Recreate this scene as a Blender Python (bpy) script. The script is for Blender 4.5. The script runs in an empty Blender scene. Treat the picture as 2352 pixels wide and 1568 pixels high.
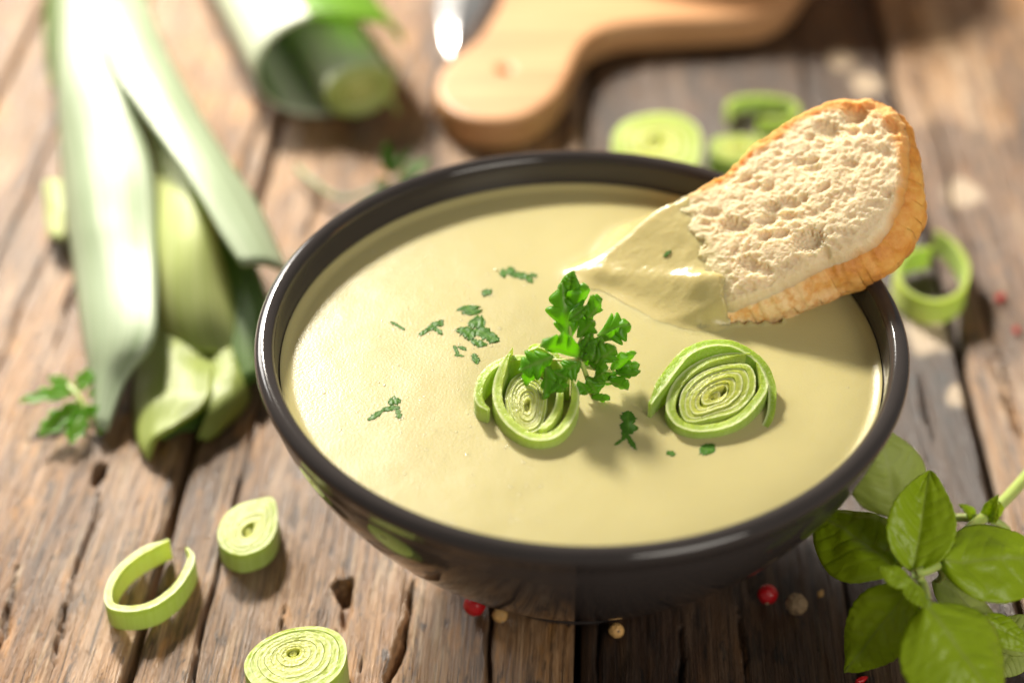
import bpy, bmesh, math, random
import numpy as np
from mathutils import Vector

# ------------------------------------------------------------------ camera, world, lights, exposure
rng = np.random.default_rng(7)
random.seed(7)
SC = bpy.context.scene
F = 4018.0                                   # focal length in units of a 2352 px wide picture
TH = math.radians(38.72)                      # camera looks down by this much
RIM_H = 0.070                                # height of the bowl's rim above the table
RX = np.array([1.0, 0, 0]); UP = np.array([0, math.sin(TH), math.cos(TH)]); FW = np.array([0, math.cos(TH), -math.sin(TH)])
CAM = np.array([-0.0158, -0.3163, 0.3180])
cd = bpy.data.cameras.new('camera'); cam = bpy.data.objects.new('camera', cd); SC.collection.objects.link(cam)
cam.location = CAM; cam.rotation_euler = (math.pi / 2 - TH, 0, 0)
cd.sensor_width = 36.0; cd.lens = F / 2352 * 36.0; cd.clip_start = 0.01; cd.clip_end = 20
cd.dof.use_dof = True; cd.dof.focus_distance = 0.400; cd.dof.aperture_fstop = 4.8; cd.dof.aperture_blades = 9
SC.camera = cam

W = bpy.data.worlds.new('World'); SC.world = W; W.use_nodes = True
W.node_tree.nodes['Background'].inputs[0].default_value = (1.0, 0.94, 0.86, 1)
W.node_tree.nodes['Background'].inputs[1].default_value = 0.21

def area_lamp(name, loc, target, size, power, col, shape='DISK', size_y=None):
    l = bpy.data.lights.new(name, 'AREA'); l.shape = shape; l.size = size
    if size_y: l.size_y = size_y
    l.energy = power; l.color = col
    o = bpy.data.objects.new(name, l); SC.collection.objects.link(o); o.location = loc
    o.rotation_euler = (Vector(target) - Vector(loc)).to_track_quat('-Z', 'Y').to_euler()
    return o
KEY = np.array([-0.36, 0.80, 0.58]); KEY = KEY / np.linalg.norm(KEY)
area_lamp('key_lamp', tuple(KEY * 0.95 + np.array([0, 0, .06])), (0, 0.05, 0.04), 0.125, 22.0, (1.0, 0.92, 0.79))
area_lamp('window_light', (-0.75, 1.05, 0.62), (-0.05, 0.1, 0.03), 0.7, 15.5, (1.0, 0.96, 0.9), 'RECTANGLE', 0.45)
area_lamp('fill_lamp', (0.42, -0.62, 0.55), (0.05, 0.02, 0.03), 0.5, 5.0, (1.0, 0.93, 0.82))  # added front fill, placed to brighten the basil and the bread crust
SC.view_settings.view_transform = 'Standard'; SC.view_settings.look = 'None'
SC.view_settings.exposure = 0.0; SC.view_settings.gamma = 1.0
SC.cycles.use_denoising = True
SC.cycles.max_bounces = 10; SC.cycles.diffuse_bounces = 4; SC.cycles.transmission_bounces = 6
SC.cycles.sample_clamp_indirect = 6.0

# ------------------------------------------------------------------ where a point of the place stands
def ray(x, y): return FW + RX * (x - 1176) / F - UP * (y - 784) / F
def P(x, y, z):
    v = ray(x, y); return CAM + v * (z - CAM[2]) / v[2]
def PP(x, y, p, n):
    v = ray(x, y); return CAM + v * np.dot(np.asarray(p) - CAM, n) / np.dot(v, n)
def unit(v): v = np.asarray(v, float); return v / (np.linalg.norm(v, axis=-1, keepdims=True) + 1e-12)

# ------------------------------------------------------------------ noise
_perm = rng.permutation(512); _perm = np.concatenate([_perm, _perm, _perm])
_grad = unit(rng.normal(size=(512, 3)))
def pn(x, y, z=0.0):
    x, y, z = np.broadcast_arrays(np.asarray(x, float), np.asarray(y, float), np.asarray(z, float))
    xi, yi, zi = np.floor(x).astype(int), np.floor(y).astype(int), np.floor(z).astype(int)
    xf, yf, zf = x - xi, y - yi, z - zi
    f = lambda t: t * t * t * (t * (t * 6 - 15) + 10)
    u, v, w = f(xf), f(yf), f(zf); out = 0
    for i in (0, 1):
        for j in (0, 1):
            for k in (0, 1):
                h = _perm[(_perm[(_perm[(xi + i) & 511] + yi + j) & 511] + zi + k) & 511]
                g = _grad[h]
                d = g[..., 0] * (xf - i) + g[..., 1] * (yf - j) + g[..., 2] * (zf - k)
                out = out + d * (u if i else 1 - u) * (v if j else 1 - v) * (w if k else 1 - w)
    return out * 1.6
def fbm(x, y, z=0.0, o=4, g=.5):
    s = 0; a = 1.0; k = 1.0
    for _ in range(o):
        s = s + a * pn(np.asarray(x) * k + 7.3 * _, np.asarray(y) * k, np.asarray(z) * k); a *= g; k *= 2.03
    return s
def sst(a, b, x): t = np.clip((x - a) / (b - a), 0, 1); return t * t * (3 - 2 * t)

# ------------------------------------------------------------------ building helpers
def tag(o, label=None, cat=None, group=None, kind=None):
    if label: o['label'] = label
    if cat: o['category'] = cat
    if group: o['group'] = group
    if kind: o['kind'] = kind
    return o
def thing(name, loc, label, cat, group=None, kind=None):
    o = bpy.data.objects.new(name, None); SC.collection.objects.link(o)
    o.location = tuple(float(c) for c in loc); o.empty_display_size = .01
    return tag(o, label, cat, group, kind)
def origin(o):
    v = np.zeros(3)
    while o is not None: v = v + np.array(o.location); o = o.parent
    return v
def mk(name, V, faces, mat, parent=None, at=None, smooth=True, attrs=None):
    """one mesh object from world coordinates"""
    V = np.asarray(V, float)
    org = origin(parent) if parent is not None else (np.asarray(at, float) if at is not None else np.zeros(3))
    me = bpy.data.meshes.new(name)
    me.from_pydata((V - org).tolist(), [], faces if isinstance(faces, list) else faces.tolist())
    if smooth: me.polygons.foreach_set('use_smooth', np.ones(len(me.polygons), bool))
    for k, a in (attrs or {}).items():
        me.attributes.new(k, 'FLOAT', 'POINT').data.foreach_set('value', np.asarray(a, np.float32).ravel())
    me.update()
    o = bpy.data.objects.new(name, me); SC.collection.objects.link(o)
    if parent is not None: o.parent = parent
    else: o.location = tuple(org)
    if mat: me.materials.append(mat)
    return o
def gridf(n, m, cn=False, cm=False):
    i = np.arange(n if cn else n - 1); j = np.arange(m if cm else m - 1)
    I, J = np.meshgrid(i, j, indexing='ij'); I2 = (I + 1) % n; J2 = (J + 1) % m
    return np.stack([I * m + J, I2 * m + J, I2 * m + J2, I * m + J2], -1).reshape(-1, 4)
def spline(pts, n, closed=False):
    p = np.asarray(pts, float)
    if closed: q = np.vstack([p[-1], p, p[0], p[1]]); segs = len(p)
    else: q = np.vstack([2 * p[0] - p[1], p, 2 * p[-1] - p[-2]]); segs = len(p) - 1
    fine = []
    for i in range(segs):
        a, b, c, d = q[i:i + 4]
        t = np.linspace(0, 1, 24, endpoint=False)[:, None]
        fine.append(.5 * (2 * b + (c - a) * t + (2 * a - 5 * b + 4 * c - d) * t ** 2 + (3 * b - a - 3 * c + d) * t ** 3))
    fine = np.vstack(fine + [p[:1] if closed else p[-1:]])
    L = np.concatenate([[0], np.cumsum(np.linalg.norm(np.diff(fine, axis=0), axis=1))])
    s = np.linspace(0, L[-1], n + 1)[:-1] if closed else np.linspace(0, L[-1], n)
    return np.stack([np.interp(s, L, fine[:, k]) for k in range(p.shape[1])], 1)
def tube(pts, rad, seg=10, n=None):
    p = spline(pts, n or 6 * len(pts)); n = len(p)
    rr = np.interp(np.linspace(0, 1, n), np.linspace(0, 1, len(np.atleast_1d(rad))), np.atleast_1d(rad))
    t = unit(np.gradient(p, axis=0)); a = unit(np.cross(t, np.array([.13, .21, .97]))); b = np.cross(t, a)
    th = np.linspace(0, 2 * np.pi, seg, endpoint=False)
    V = p[:, None] + rr[:, None, None] * (a[:, None] * np.cos(th)[None, :, None] + b[:, None] * np.sin(th)[None, :, None])
    V = V.reshape(-1, 3); f = gridf(n, seg, cm=True).tolist()
    f.append(list(range(seg))[::-1]); f.append([(n - 1) * seg + i for i in range(seg)])
    return V, f
def join(parts):
    Vs, Fs, o = [], [], 0
    for V, f in parts:
        Vs.append(V); Fs += [[i + o for i in q] for q in (f if isinstance(f, list) else f.tolist())]; o += len(V)
    return np.vstack(Vs), Fs

# ------------------------------------------------------------------ materials
class Mat:
    def __init__(s, name):
        s.m = bpy.data.materials.new(name); s.m.use_nodes = True; s.t = s.m.node_tree
        s.b = s.t.nodes['Principled BSDF']; s.out = s.t.nodes['Material Output']
    def n(s, kind, **kw):
        d = s.t.nodes.new(kind)
        for k, v in kw.items():
            if k in d.inputs.keys(): s.put(v, d.inputs[k])
            else: setattr(d, k, v)
        return d
    def put(s, v, sock):
        if isinstance(v, bpy.types.NodeSocket): s.t.links.new(v, sock)
        else:
            if sock.type == 'RGBA' and len(v) == 3: v = (*v, 1)
            sock.default_value = v
    def set(s, **kw):
        for k, v in kw.items(): s.put(v, s.b.inputs[k.replace('_', ' ')])
        return s
    def attr(s, name): return s.n('ShaderNodeAttribute', attribute_name=name).outputs['Fac']
    def oattr(s, name): return s.n('ShaderNodeAttribute', attribute_name=name, attribute_type='OBJECT').outputs['Fac']
    def co(s, scale=(1, 1, 1), rand=False):
        v = s.n('ShaderNodeTexCoord').outputs['Object']
        if rand:
            r = s.n('ShaderNodeObjectInfo').outputs['Random']
            mu = s.n('ShaderNodeMath', operation='MULTIPLY'); s.put(r, mu.inputs[0]); mu.inputs[1].default_value = 9.0
            ad = s.n('ShaderNodeVectorMath', operation='ADD'); s.put(v, ad.inputs[0]); s.put(mu.outputs[0], ad.inputs[1]); v = ad.outputs[0]
        return s.n('ShaderNodeMapping', Vector=v, Scale=scale).outputs[0]
    def noise(s, vec, scale=1.0, detail=4.0, rough=.55, dist=0.0):
        return s.n('ShaderNodeTexNoise', Vector=vec, Scale=scale, Detail=detail, Roughness=rough, Distortion=dist).outputs['Fac']
    def ramp(s, fac, stops, interp='LINEAR'):
        r = s.n('ShaderNodeValToRGB', Fac=fac); e = r.color_ramp.elements; r.color_ramp.interpolation = interp
        while len(e) < len(stops): e.new(.5)
        for k, (p, c) in enumerate(stops):
            e[k].position = p
            c = (c, c, c) if not hasattr(c, '__len__') else c
            e[k].color = (*c, 1)
        return r.outputs['Color']
    def mix(s, fac, a, b, mode='MIX'):
        m = s.n('ShaderNodeMix', data_type='RGBA', blend_type=mode)
        s.put(fac, m.inputs[0]); s.put(a, m.inputs[6]); s.put(b, m.inputs[7]); return m.outputs[2]
    def math(s, op, a, b=0.0, clamp=False):
        m = s.n('ShaderNodeMath', operation=op, use_clamp=clamp); s.put(a, m.inputs[0]); s.put(b, m.inputs[1]); return m.outputs[0]
    def bump(s, h, dist, strength=1.0, normal=None):
        b = s.n('ShaderNodeBump', Height=h, Distance=dist, Strength=strength)
        if normal: s.put(normal, b.inputs['Normal'])
        return b.outputs[0]
    def translucent(s, col, fac, normal=None):
        t = s.n('ShaderNodeBsdfTranslucent', Color=col)
        if normal: s.put(normal, t.inputs['Normal'])
        m = s.n('ShaderNodeMixShader', Fac=fac)
        s.t.links.new(s.b.outputs[0], m.inputs[1]); s.t.links.new(t.outputs[0], m.inputs[2])
        s.t.links.new(m.outputs[0], s.out.inputs['Surface']); return s

def wood_table():
    m = Mat('weathered_wood'); base = m.co((1, 1, 1), True)
    def nn(sx, sy, det=5, dist=0., rough=.6):
        return m.noise(m.n('ShaderNodeMapping', Vector=base, Scale=(sx, sy, sx)).outputs[0], 1, det, rough, dist)
    broad = nn(46, 5, 7, .8, .66); fibre = nn(820, 34, 6, .2, .68); patch = nn(22, 9, 4, .4); fleck = nn(260, 60, 4)
    grain = m.math('ADD', m.math('MULTIPLY', broad, .55), m.math('MULTIPLY', fibre, .45))
    col = m.ramp(grain, [(.33, (.033, .018, .009)), (.42, (.125, .064, .029)), (.50, (.275, .152, .070)), (.58, (.44, .275, .150)), (.68, (.64, .475, .30))])
    warm = m.ramp(patch, [(.45, 0), (.62, 1)])
    col = m.mix(m.math('MULTIPLY', warm, .5), col, m.mix(.6, col, (.46, .21, .055)))
    hair = nn(1500, 9, 3, .3); col = m.mix(m.ramp(hair, [(.36, .8), (.43, 0)]), col, (.05, .028, .015))
    org = nn(210, 55, 4); col = m.mix(m.ramp(org, [(.56, 0), (.68, .65)]), col, (.50, .235, .06))
    pit = nn(330, 95, 4, .4, .7); col = m.mix(m.ramp(pit, [(.33, .9), (.42, 0)]), col, (.04, .024, .015)); pale = nn(420, 40, 4); col = m.mix(m.ramp(pale, [(.58, 0), (.72, .5)]), col, (.60, .46, .30))
    grey = nn(60, 14, 3); col = m.mix(m.ramp(grey, [(.5, 0), (.66, .22)]), col, (.34, .30, .26))
    col = m.mix(m.ramp(fleck, [(.32, .75), (.42, 0)]), col, (.06, .035, .02))
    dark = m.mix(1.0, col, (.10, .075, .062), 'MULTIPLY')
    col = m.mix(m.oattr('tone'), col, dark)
    col = m.mix(m.attr('shade_stain'), col, m.mix(1.0, col, (.36, .30, .27), 'MULTIPLY'))
    col = m.mix(m.attr('light_spots'), col, (.55, .42, .28))
    m.set(Base_Color=col, Roughness=m.ramp(fibre, [(.3, .36), (.7, .54)]), Specular_IOR_Level=.68,
          Normal=m.bump(m.math('ADD', fibre, m.math('ADD', m.math('MULTIPLY', fleck, .6), m.math('MULTIPLY', hair, .6))), .0015, .85))
    return m.m
def glaze(name, col, rough=.12):
    m = Mat(name); n = m.noise(m.co((1, 1, 1)), 900, 2); w = m.noise(m.co((1, 1, 1)), 60, 3)
    m.set(Base_Color=m.mix(w, col, tuple(c * 1.25 for c in col)), Roughness=m.ramp(w, [(.3, rough * .8), (.7, rough * 1.3)]), Specular_IOR_Level=.36,
          Normal=m.bump(n, .00006, .25)); return m.m
def soup_mat(name='creamy_soup', rough=.32, col=(.425, .375, .172)):
    m = Mat(name); c = m.co((1, 1, 1)); a = m.noise(c, 45, 4); g = m.noise(c, 1500, 3, .6); g2 = m.noise(c, 420, 3)
    speck = m.ramp(m.noise(c, 650, 1), [(.70, 0), (.76, 1)])
    cc = m.mix(a, tuple(x * .95 for x in col), tuple(min(1, x * 1.05) for x in col))
    cc = m.mix(m.math('MULTIPLY', speck, .18), cc, (.42, .42, .10))
    m.set(Base_Color=cc, Roughness=rough, Specular_IOR_Level=.3, Subsurface_Weight=.35, Subsurface_Radius=(1, .75, .3), Subsurface_Scale=.004,
          Normal=m.bump(m.math('ADD', g, m.math('MULTIPLY', g2, .25)), .00014, .5)); return m.m
def crumb_mat():
    m = Mat('bread_crumb'); c = m.co((1, 1, 1)); f = m.noise(c, 900, 5, .65); b = m.noise(c, 90, 3)
    col = m.mix(b, (.72, .55, .325), (.82, .68, .45))
    toast = m.math('MULTIPLY', m.attr('toast'), m.ramp(b, [(.3, .75), (.6, 1.0)]))
    col = m.mix(toast, col, m.mix(b, (.66, .27, .055), (.76, .40, .11)))
    dm = m.math('MULTIPLY', m.attr('damp'), m.ramp(f, [(.3, .55), (.6, 1.0)])); col = m.mix(dm, col, (.50, .42, .19))
    m.set(Base_Color=col, Roughness=m.ramp(dm, [(0, .75), (.8, .3)]), Specular_IOR_Level=.3, Subsurface_Weight=.55, Subsurface_Radius=(1, .7, .4), Subsurface_Scale=.0042,
          Normal=m.bump(f, .0006, .7)); return m.m
def crust_mat():
    m = Mat('bread_crust'); c = m.co((1, 1, 1)); f = m.noise(c, 1100, 5, .7); b = m.noise(c, 120, 5, .7); p = m.noise(c, 420, 5, .65)
    col = m.ramp(b, [(.34, (.52, .17, .022)), (.5, (.68, .29, .045)), (.66, (.76, .41, .09))])
    col = m.mix(m.math('MULTIPLY', m.attr('flour'), m.ramp(p, [(.36, .25), (.56, 1)])), col, (.84, .63, .33))
    m.set(Base_Color=col, Roughness=.5, Specular_IOR_Level=.4, Subsurface_Weight=.3, Subsurface_Radius=(1, .5, .2), Subsurface_Scale=.002,
          Normal=m.bump(m.math('ADD', f, m.math('MULTIPLY', p, .8)), .0005, .5)); return m.m
def leek_cut(name, outer, inner, line):
    """cut face: 'rad' runs 0 at the heart to 1 at the skin, 'edge' marks the pale membranes, 'side' the uncut flanks"""
    m = Mat(name); c = m.co((1, 1, 1)); cells = m.noise(c, 2600, 2, .6); big = m.noise(c, 350, 3)
    streak = m.noise(m.co((900, 900, 14)), 1, 3); r = m.attr('rad')
    col = m.mix(r, inner, outer)
    col = m.mix(m.ramp(cells, [(.50, 0), (.66, .34)]), col, (.80, .86, .50))
    col = m.mix(m.ramp(big, [(.35, .35), (.6, 0)]), col, tuple(x * .6 for x in outer))
    col = m.mix(m.attr('edge'), col, line)
    side = m.mix(streak, m.mix(r, inner, tuple(x * .85 for x in outer)), m.mix(.5, m.mix(r, inner, outer), (.74, .82, .50)))
    col = m.mix(m.attr('side'), col, side)
    m.set(Base_Color=col, Roughness=.32, Specular_IOR_Level=.5, Subsurface_Weight=.3, Subsurface_Radius=(.8, 1, .25), Subsurface_Scale=.003,
          Normal=m.bump(m.math('ADD', cells, m.math('MULTIPLY', streak, .5)), .00025, .6))
    return m.translucent(m.mix(.6, col, (.62, .80, .08)), .3).m
def leek_leaf(name, a, b, wax, trans=(.25, .45, .04), tf=.25, rough=.38):
    """ribbed leaf; 'u' runs across the leaf, 'v' along it"""
    m = Mat(name)
    uv = m.n('ShaderNodeCombineXYZ', X=m.attr('u'), Y=m.attr('v'))
    s1 = m.noise(m.n('ShaderNodeMapping', Vector=uv.outputs[0], Scale=(34, .8, 1)).outputs[0], 1, 4); s2 = m.noise(m.n('ShaderNodeMapping', Vector=uv.outputs[0], Scale=(9, 2.2, 1)).outputs[0], 1, 3)
    col = m.mix(m.ramp(s1, [(.42, 0), (.58, 1)]), a, b)
    col = m.mix(m.math('MULTIPLY', s2, wax), col, (.66, .72, .62))
    m.set(Base_Color=col, Roughness=rough, Specular_IOR_Level=.5, Normal=m.bump(s1, .0008, .5))
    return m.translucent(trans, tf).m
def herb(name, a, b, trans, tf=.4, rough=.3, vein=(.30, .42, .10), spec=.45):
    m = Mat(name); c = m.co((1, 1, 1)); n = m.noise(c, 160, 4); f = m.noise(c, 1500, 3)
    col = m.mix(n, a, b); col = m.mix(m.math('MULTIPLY', m.attr('vein'), .75), col, vein)
    m.set(Base_Color=col, Roughness=rough, Specular_IOR_Level=spec, Normal=m.bump(f, .0002, .5))
    return m.translucent(m.mix(m.math('MULTIPLY', m.attr('vein'), .4), trans, vein), tf).m
def plain(name, col, rough=.5, var=.2, scale=300, bump=.0003, spec=.5, metal=0.0, sub=0.0):
    m = Mat(name); n = m.noise(m.co((1, 1, 1), True), scale, 4)
    m.set(Base_Color=m.mix(n, tuple(x * (1 - var) for x in col), tuple(min(1, x * (1 + var)) for x in col)), Roughness=rough, Specular_IOR_Level=spec,
          Metallic=metal, Subsurface_Weight=sub, Subsurface_Scale=.002, Normal=m.bump(n, bump, .6)); return m.m
def board_mat():
    m = Mat('beech_board'); c = m.co((4, 60, 60)); n = m.noise(c, 3, 5, .6, .5); f = m.noise(m.co((30, 900, 900)), 1, 3)
    col = m.ramp(n, [(.35, (.34, .145, .05)), (.5, (.46, .225, .09)), (.65, (.54, .30, .14))])
    m.set(Base_Color=m.mix(.25, col, m.mix(f, (.42, .22, .1), (.66, .44, .26))), Roughness=.5, Normal=m.bump(f, .0003, .4)); return m.m
def bubble_mat():
    m = Mat('soup_bubble'); m.set(Base_Color=(.55, .48, .24, 1), Roughness=.12, Specular_IOR_Level=.9, Subsurface_Weight=.5, Subsurface_Radius=(1, .8, .4), Subsurface_Scale=.003); return m.m

M_WOOD = wood_table(); M_BOWL = glaze('charcoal_glaze', (.032, .0275, .0265), .085); M_SOUP = soup_mat()
M_COAT = soup_mat('soup_coat', .22, (.47, .395, .175)); M_CRUMB = crumb_mat(); M_CRUST = crust_mat()
M_LEEK = leek_cut('leek_cut_green', (.30, .47, .035), (.78, .76, .13), (.88, .92, .52))
M_LEEKP = leek_cut('leek_cut_pale', (.40, .58, .05), (.86, .84, .20), (.90, .93, .55))
M_LEEKT = leek_cut('leek_cut_plain', (.44, .60, .06), (.84, .83, .20), (.74, .80, .30))
M_LEAFE = leek_leaf('leek_core_leaf', (.30, .38, .06), (.42, .50, .11), .1, (.50, .60, .06), .28)  # core green darkened to stand in for the sheath's shade
M_LEAFW = leek_leaf('leek_leaf_waxy', (.24, .37, .14), (.46, .56, .34), .6, (.30, .46, .10), .18)
M_LEAFG = leek_leaf('leek_leaf_green', (.56, .66, .17), (.74, .79, .34), .2, (.60, .72, .12), .36)
M_LEAFS = leek_leaf('leek_sheath_white', (.62, .68, .48), (.74, .78, .60), .4, (.60, .72, .25), .3)
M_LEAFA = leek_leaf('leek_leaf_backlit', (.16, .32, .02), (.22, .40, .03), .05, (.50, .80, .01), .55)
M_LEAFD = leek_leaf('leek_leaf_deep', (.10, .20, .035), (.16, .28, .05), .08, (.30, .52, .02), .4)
M_PARS = herb('parsley_leaf', (.08, .24, .012), (.16, .36, .02), (.42, .78, .015), .55, .36)
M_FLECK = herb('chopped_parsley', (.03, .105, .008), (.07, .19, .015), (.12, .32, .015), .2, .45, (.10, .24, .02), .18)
M_BAS = herb('basil_leaf', (.30, .44, .012), (.40, .55, .018), (.58, .72, .012), .45, .34, (.38, .48, .08))
M_BASP = herb('basil_underside', (.50, .60, .15), (.60, .68, .22), (.52, .64, .08), .6, .5, (.56, .64, .24))
M_STEM = plain('herb_stem', (.36, .46, .12), .4, .15, 400, .0002, sub=.3)
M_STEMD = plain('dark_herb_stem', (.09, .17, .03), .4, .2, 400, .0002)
M_RED = plain('pink_peppercorn_skin', (.48, .010, .014), .24, .25, 500, .0004)
M_TAN = plain('white_peppercorn_skin', (.50, .29, .10), .5, .35, 700, .0006)
M_GREY = plain('grey_peppercorn_skin', (.34, .23, .13), .6, .4, 800, .0008)
M_BOARD = board_mat(); M_STEEL = plain('knife_steel', (.75, .75, .76), .22, .05, 80, .00005, metal=1.0)
M_DARKW = plain('dark_handle', (.05, .03, .02), .4)
M_LOAF = crust_mat(); M_UNDER = plain('gap_backing_dark', (.03, .02, .015), .8)
M_BUB = bubble_mat()

# ------------------------------------------------------------------ the table of planks
VP = FW + RX * (1392 - 1176) / F + UP * (784 + 2412) / F; GAM = math.atan2(VP[0], VP[1])
tab = thing('tabletop', (0, 0, 0), 'rustic tabletop of weathered brown planks with dark gaps', None, kind='structure')
uA = np.array([math.cos(GAM), -math.sin(GAM)])                      # across the planks
seam = lambda x, y: float(P(x, y, 0)[:2] @ uA)
s0, s1, s2, s3 = seam(60, 80), seam(361, 1293), seam(1330, 1300), seam(2240, 930)
pw = (s3 - s1) / 2
SEAMS = [s0 - 2 * pw, s0 - pw, s0, s1, s2, s3, s3 + pw, s3 + 2 * pw]
GAPS = [.002, .002, .0022, .0026, .0018, .0031, .002, .002]
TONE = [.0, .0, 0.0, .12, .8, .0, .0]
ca, sa = math.cos(-GAM), math.sin(-GAM)
def to_local(p): p = np.asarray(p)[..., :2]; return np.stack([p[..., 0] * ca + p[..., 1] * sa, -p[..., 0] * sa + p[..., 1] * ca], -1)
HOLES = [(to_local(P(226, 1083, 0)), .0021, .0042, .006), (to_local(P(786, 1345, 0)), .0026, .0036, .005), (to_local(P(795, 1390, 0)), .0016, .006, .003)]
CRACKS = [(2, [(228, 1130), (200, 1230), (168, 1330), (132, 1450), (105, 1580)], .0005, .0035), (3, [(948, 1335), (937, 1420), (915, 1490), (880, 1590)], .0010, .005), (2, [(40, 1300), (10, 1420), (-30, 1560)], .0006, .003), (2, [(330, 1440), (300, 1580)], .0004, .002),
          (3, [(655, 1390), (640, 1470)], .0005, .003), (3, [(770, 1440), (745, 1580)], .0006, .003), (4, [(1570, 1430), (1562, 1590)], .0006, .004), (4, [(1700, 1400), (1720, 1590)], .0005, .003), (3, [(690, 560), (720, 480), (745, 400)], .0007, .003), (4, [(1880, 330), (1840, 120)], .0009, .004), (2, [(120, 800), (180, 620)], .0006, .003), (5, [(2340, 1000), (2280, 820)], .0006, .003), (3, [(985, 300), (1010, 180)], .0009, .004), (4, [(2140, 1000), (2110, 860)], .0008, .003)]
LIGHT_SPOTS = [(to_local(P(2212, 436, 0)), .0075, .010), (to_local(P(1990, 190, 0)), .0065, .011), (to_local(P(1935, 135, 0)), .006, .009), (to_local(P(2125, 760, 0)), .008, .012), (to_local(P(2200, 905, 0)), .004, .006)]  # pale patches painting the spots of light that break the plank shadow
def plank(k):
    a, b = SEAMS[k] + GAPS[k] / 2, SEAMS[k + 1] - GAPS[k + 1] / 2
    near = 2 <= k - 0 <= 4 or k == 1
    nx, ny = (int((b - a) / (.00055 if k in (2, 3) else .0007)), 640) if 1 <= k <= 5 else (50, 260)
    xs = np.linspace(a, b, nx); ys = np.concatenate([np.linspace(-.42, -.09, 60, endpoint=False), np.linspace(-.09, .36, ny - 120, endpoint=False), np.linspace(.36, .85, 60)])
    X, Y = np.meshgrid(xs, ys, indexing='ij'); sd = k * 13.7
    wob = .0016 * pn(Y * 9, sd, 1.5) * 1.0
    Xw = X + .004 * pn(X * 20, Y * 6, sd) + wob
    Z = .0004 * fbm(Xw * 60, Y * 5, sd, 3) + .00045 * fbm(Xw * 260, Y * 11, sd + 3, 3) + .00042 * fbm(Xw * 620, Y * 60, sd + 5, 3, .6)
    r = pn(Xw * 420, Y * 8, sd + 9); Z -= .0007 * np.clip(-r - .25, 0, 1) * 2
    for c in range(3):                                              # long drying cracks
        cx = a + (b - a) * ((c + .5 + .35 * math.sin(3.1 * c + sd)) / 3); y0 = -.1 + .3 * ((c * .618 + k * .37) % 1)
        path = cx + .0025 * pn(Y * 7, c * 3.3, sd) + .0012 * pn(Y * 45, c * 5.1, sd)
        w = .00065 * np.clip(1.1 - np.abs((Y - y0) / .17) + .4 * pn(Y * 30, c, sd), 0, 1)
        Z -= .0045 * np.exp(-((X - path) / (w + 1e-5)) ** 2) * (w > 1e-4)
    for (kk_, pts, w, dp) in CRACKS:
        if kk_ != k: continue
        cp = spline(to_local(np.array([P(x, y, 0) for x, y in pts])), 40); cp = cp[np.argsort(cp[:, 1])]
        path = np.interp(Y, cp[:, 1], cp[:, 0]) + .0008 * pn(Y * 120, sd, 2) + .0005 * pn(Y * 400, sd, 6)
        ww = w * sst(-.004, .012, Y - cp[0, 1]) * sst(-.004, .012, cp[-1, 1] - Y) * (1 + .6 * pn(Y * 90, sd, 9))
        Z -= dp * np.exp(-((X - path) / (ww + 1e-5)) ** 2) * (ww > 5e-5)
    for (c, rx, ry, dep) in HOLES:
        d = np.sqrt(((X - c[0]) / rx) ** 2 + ((Y - c[1]) / ry) ** 2) + .35 * pn(X * 500, Y * 300, 4)
        Z -= dep * (1 - sst(.6, 1.1, d))
    ed = np.minimum(X - a, b - X); ed = ed + .0005 * pn(Y * 60, X * 30, sd + 2) + .0004 * pn(Y * 14, 3, sd)
    Z -= .0022 * (1 - sst(0, .0018, ed)) ** 2
    Z -= Z.max() if False else .0006
    edge_in = np.minimum(np.abs(X - a), np.abs(b - X)) < 1e-9
    # painted shadow and light spots, and a streaky dark stain
    G = np.stack([X, Y], -1); light_spots = np.zeros_like(X)
    for (c, rx, ry) in LIGHT_SPOTS:
        d = np.sqrt(((X - c[0]) / rx) ** 2 + ((Y - c[1]) / ry) ** 2) + .3 * pn(X * 160, Y * 90, 8); light_spots = np.maximum(light_spots, .8 * (1 - sst(.55, 1.1, d)))
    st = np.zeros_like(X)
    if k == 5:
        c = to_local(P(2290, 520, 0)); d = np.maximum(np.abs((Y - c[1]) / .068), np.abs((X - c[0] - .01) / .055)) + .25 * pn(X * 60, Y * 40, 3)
        st = .75 * (1 - sst(.85, 1.02, d))  # shadow cast from out of frame, painted into the plank colour
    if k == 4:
        st = np.clip(.5 + .7 * fbm(X * 40, Y * 7, 5, 3), 0, 1) * (1 - sst(.03, .2, Y) * .5); light_spots = light_spots * 1  # streaky dark stain, heavier in front where shade is painted in
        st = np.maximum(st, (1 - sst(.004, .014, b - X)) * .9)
    n, m = X.shape; V = np.stack([X, Y, Z], -1).reshape(-1, 3); f = gridf(n, m)[:, ::1].tolist()
    base = len(V); ring = [i * m for i in range(n)] + [(n - 1) * m + j for j in range(1, m)] + [i * m + m - 1 for i in range(n - 2, -1, -1)] + [j for j in range(m - 2, 0, -1)]
    low = V[ring].copy(); low[:, 2] = -.026; V = np.vstack([V, low]); q = len(ring)
    f += [[ring[i], base + i, base + (i + 1) % q, ring[(i + 1) % q]] for i in range(q)]
    pad = np.zeros(q)
    o = mk('plank', V, f, M_WOOD, tab, attrs={'shade_stain': np.concatenate([st.ravel(), pad]), 'light_spots': np.concatenate([light_spots.ravel(), pad])})
    # outward normals
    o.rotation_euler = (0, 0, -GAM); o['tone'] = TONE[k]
    bm = bmesh.new(); bm.from_mesh(o.data); bmesh.ops.recalc_face_normals(bm, faces=bm.faces); bm.to_mesh(o.data); bm.free()
for k in range(7): plank(k)
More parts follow.
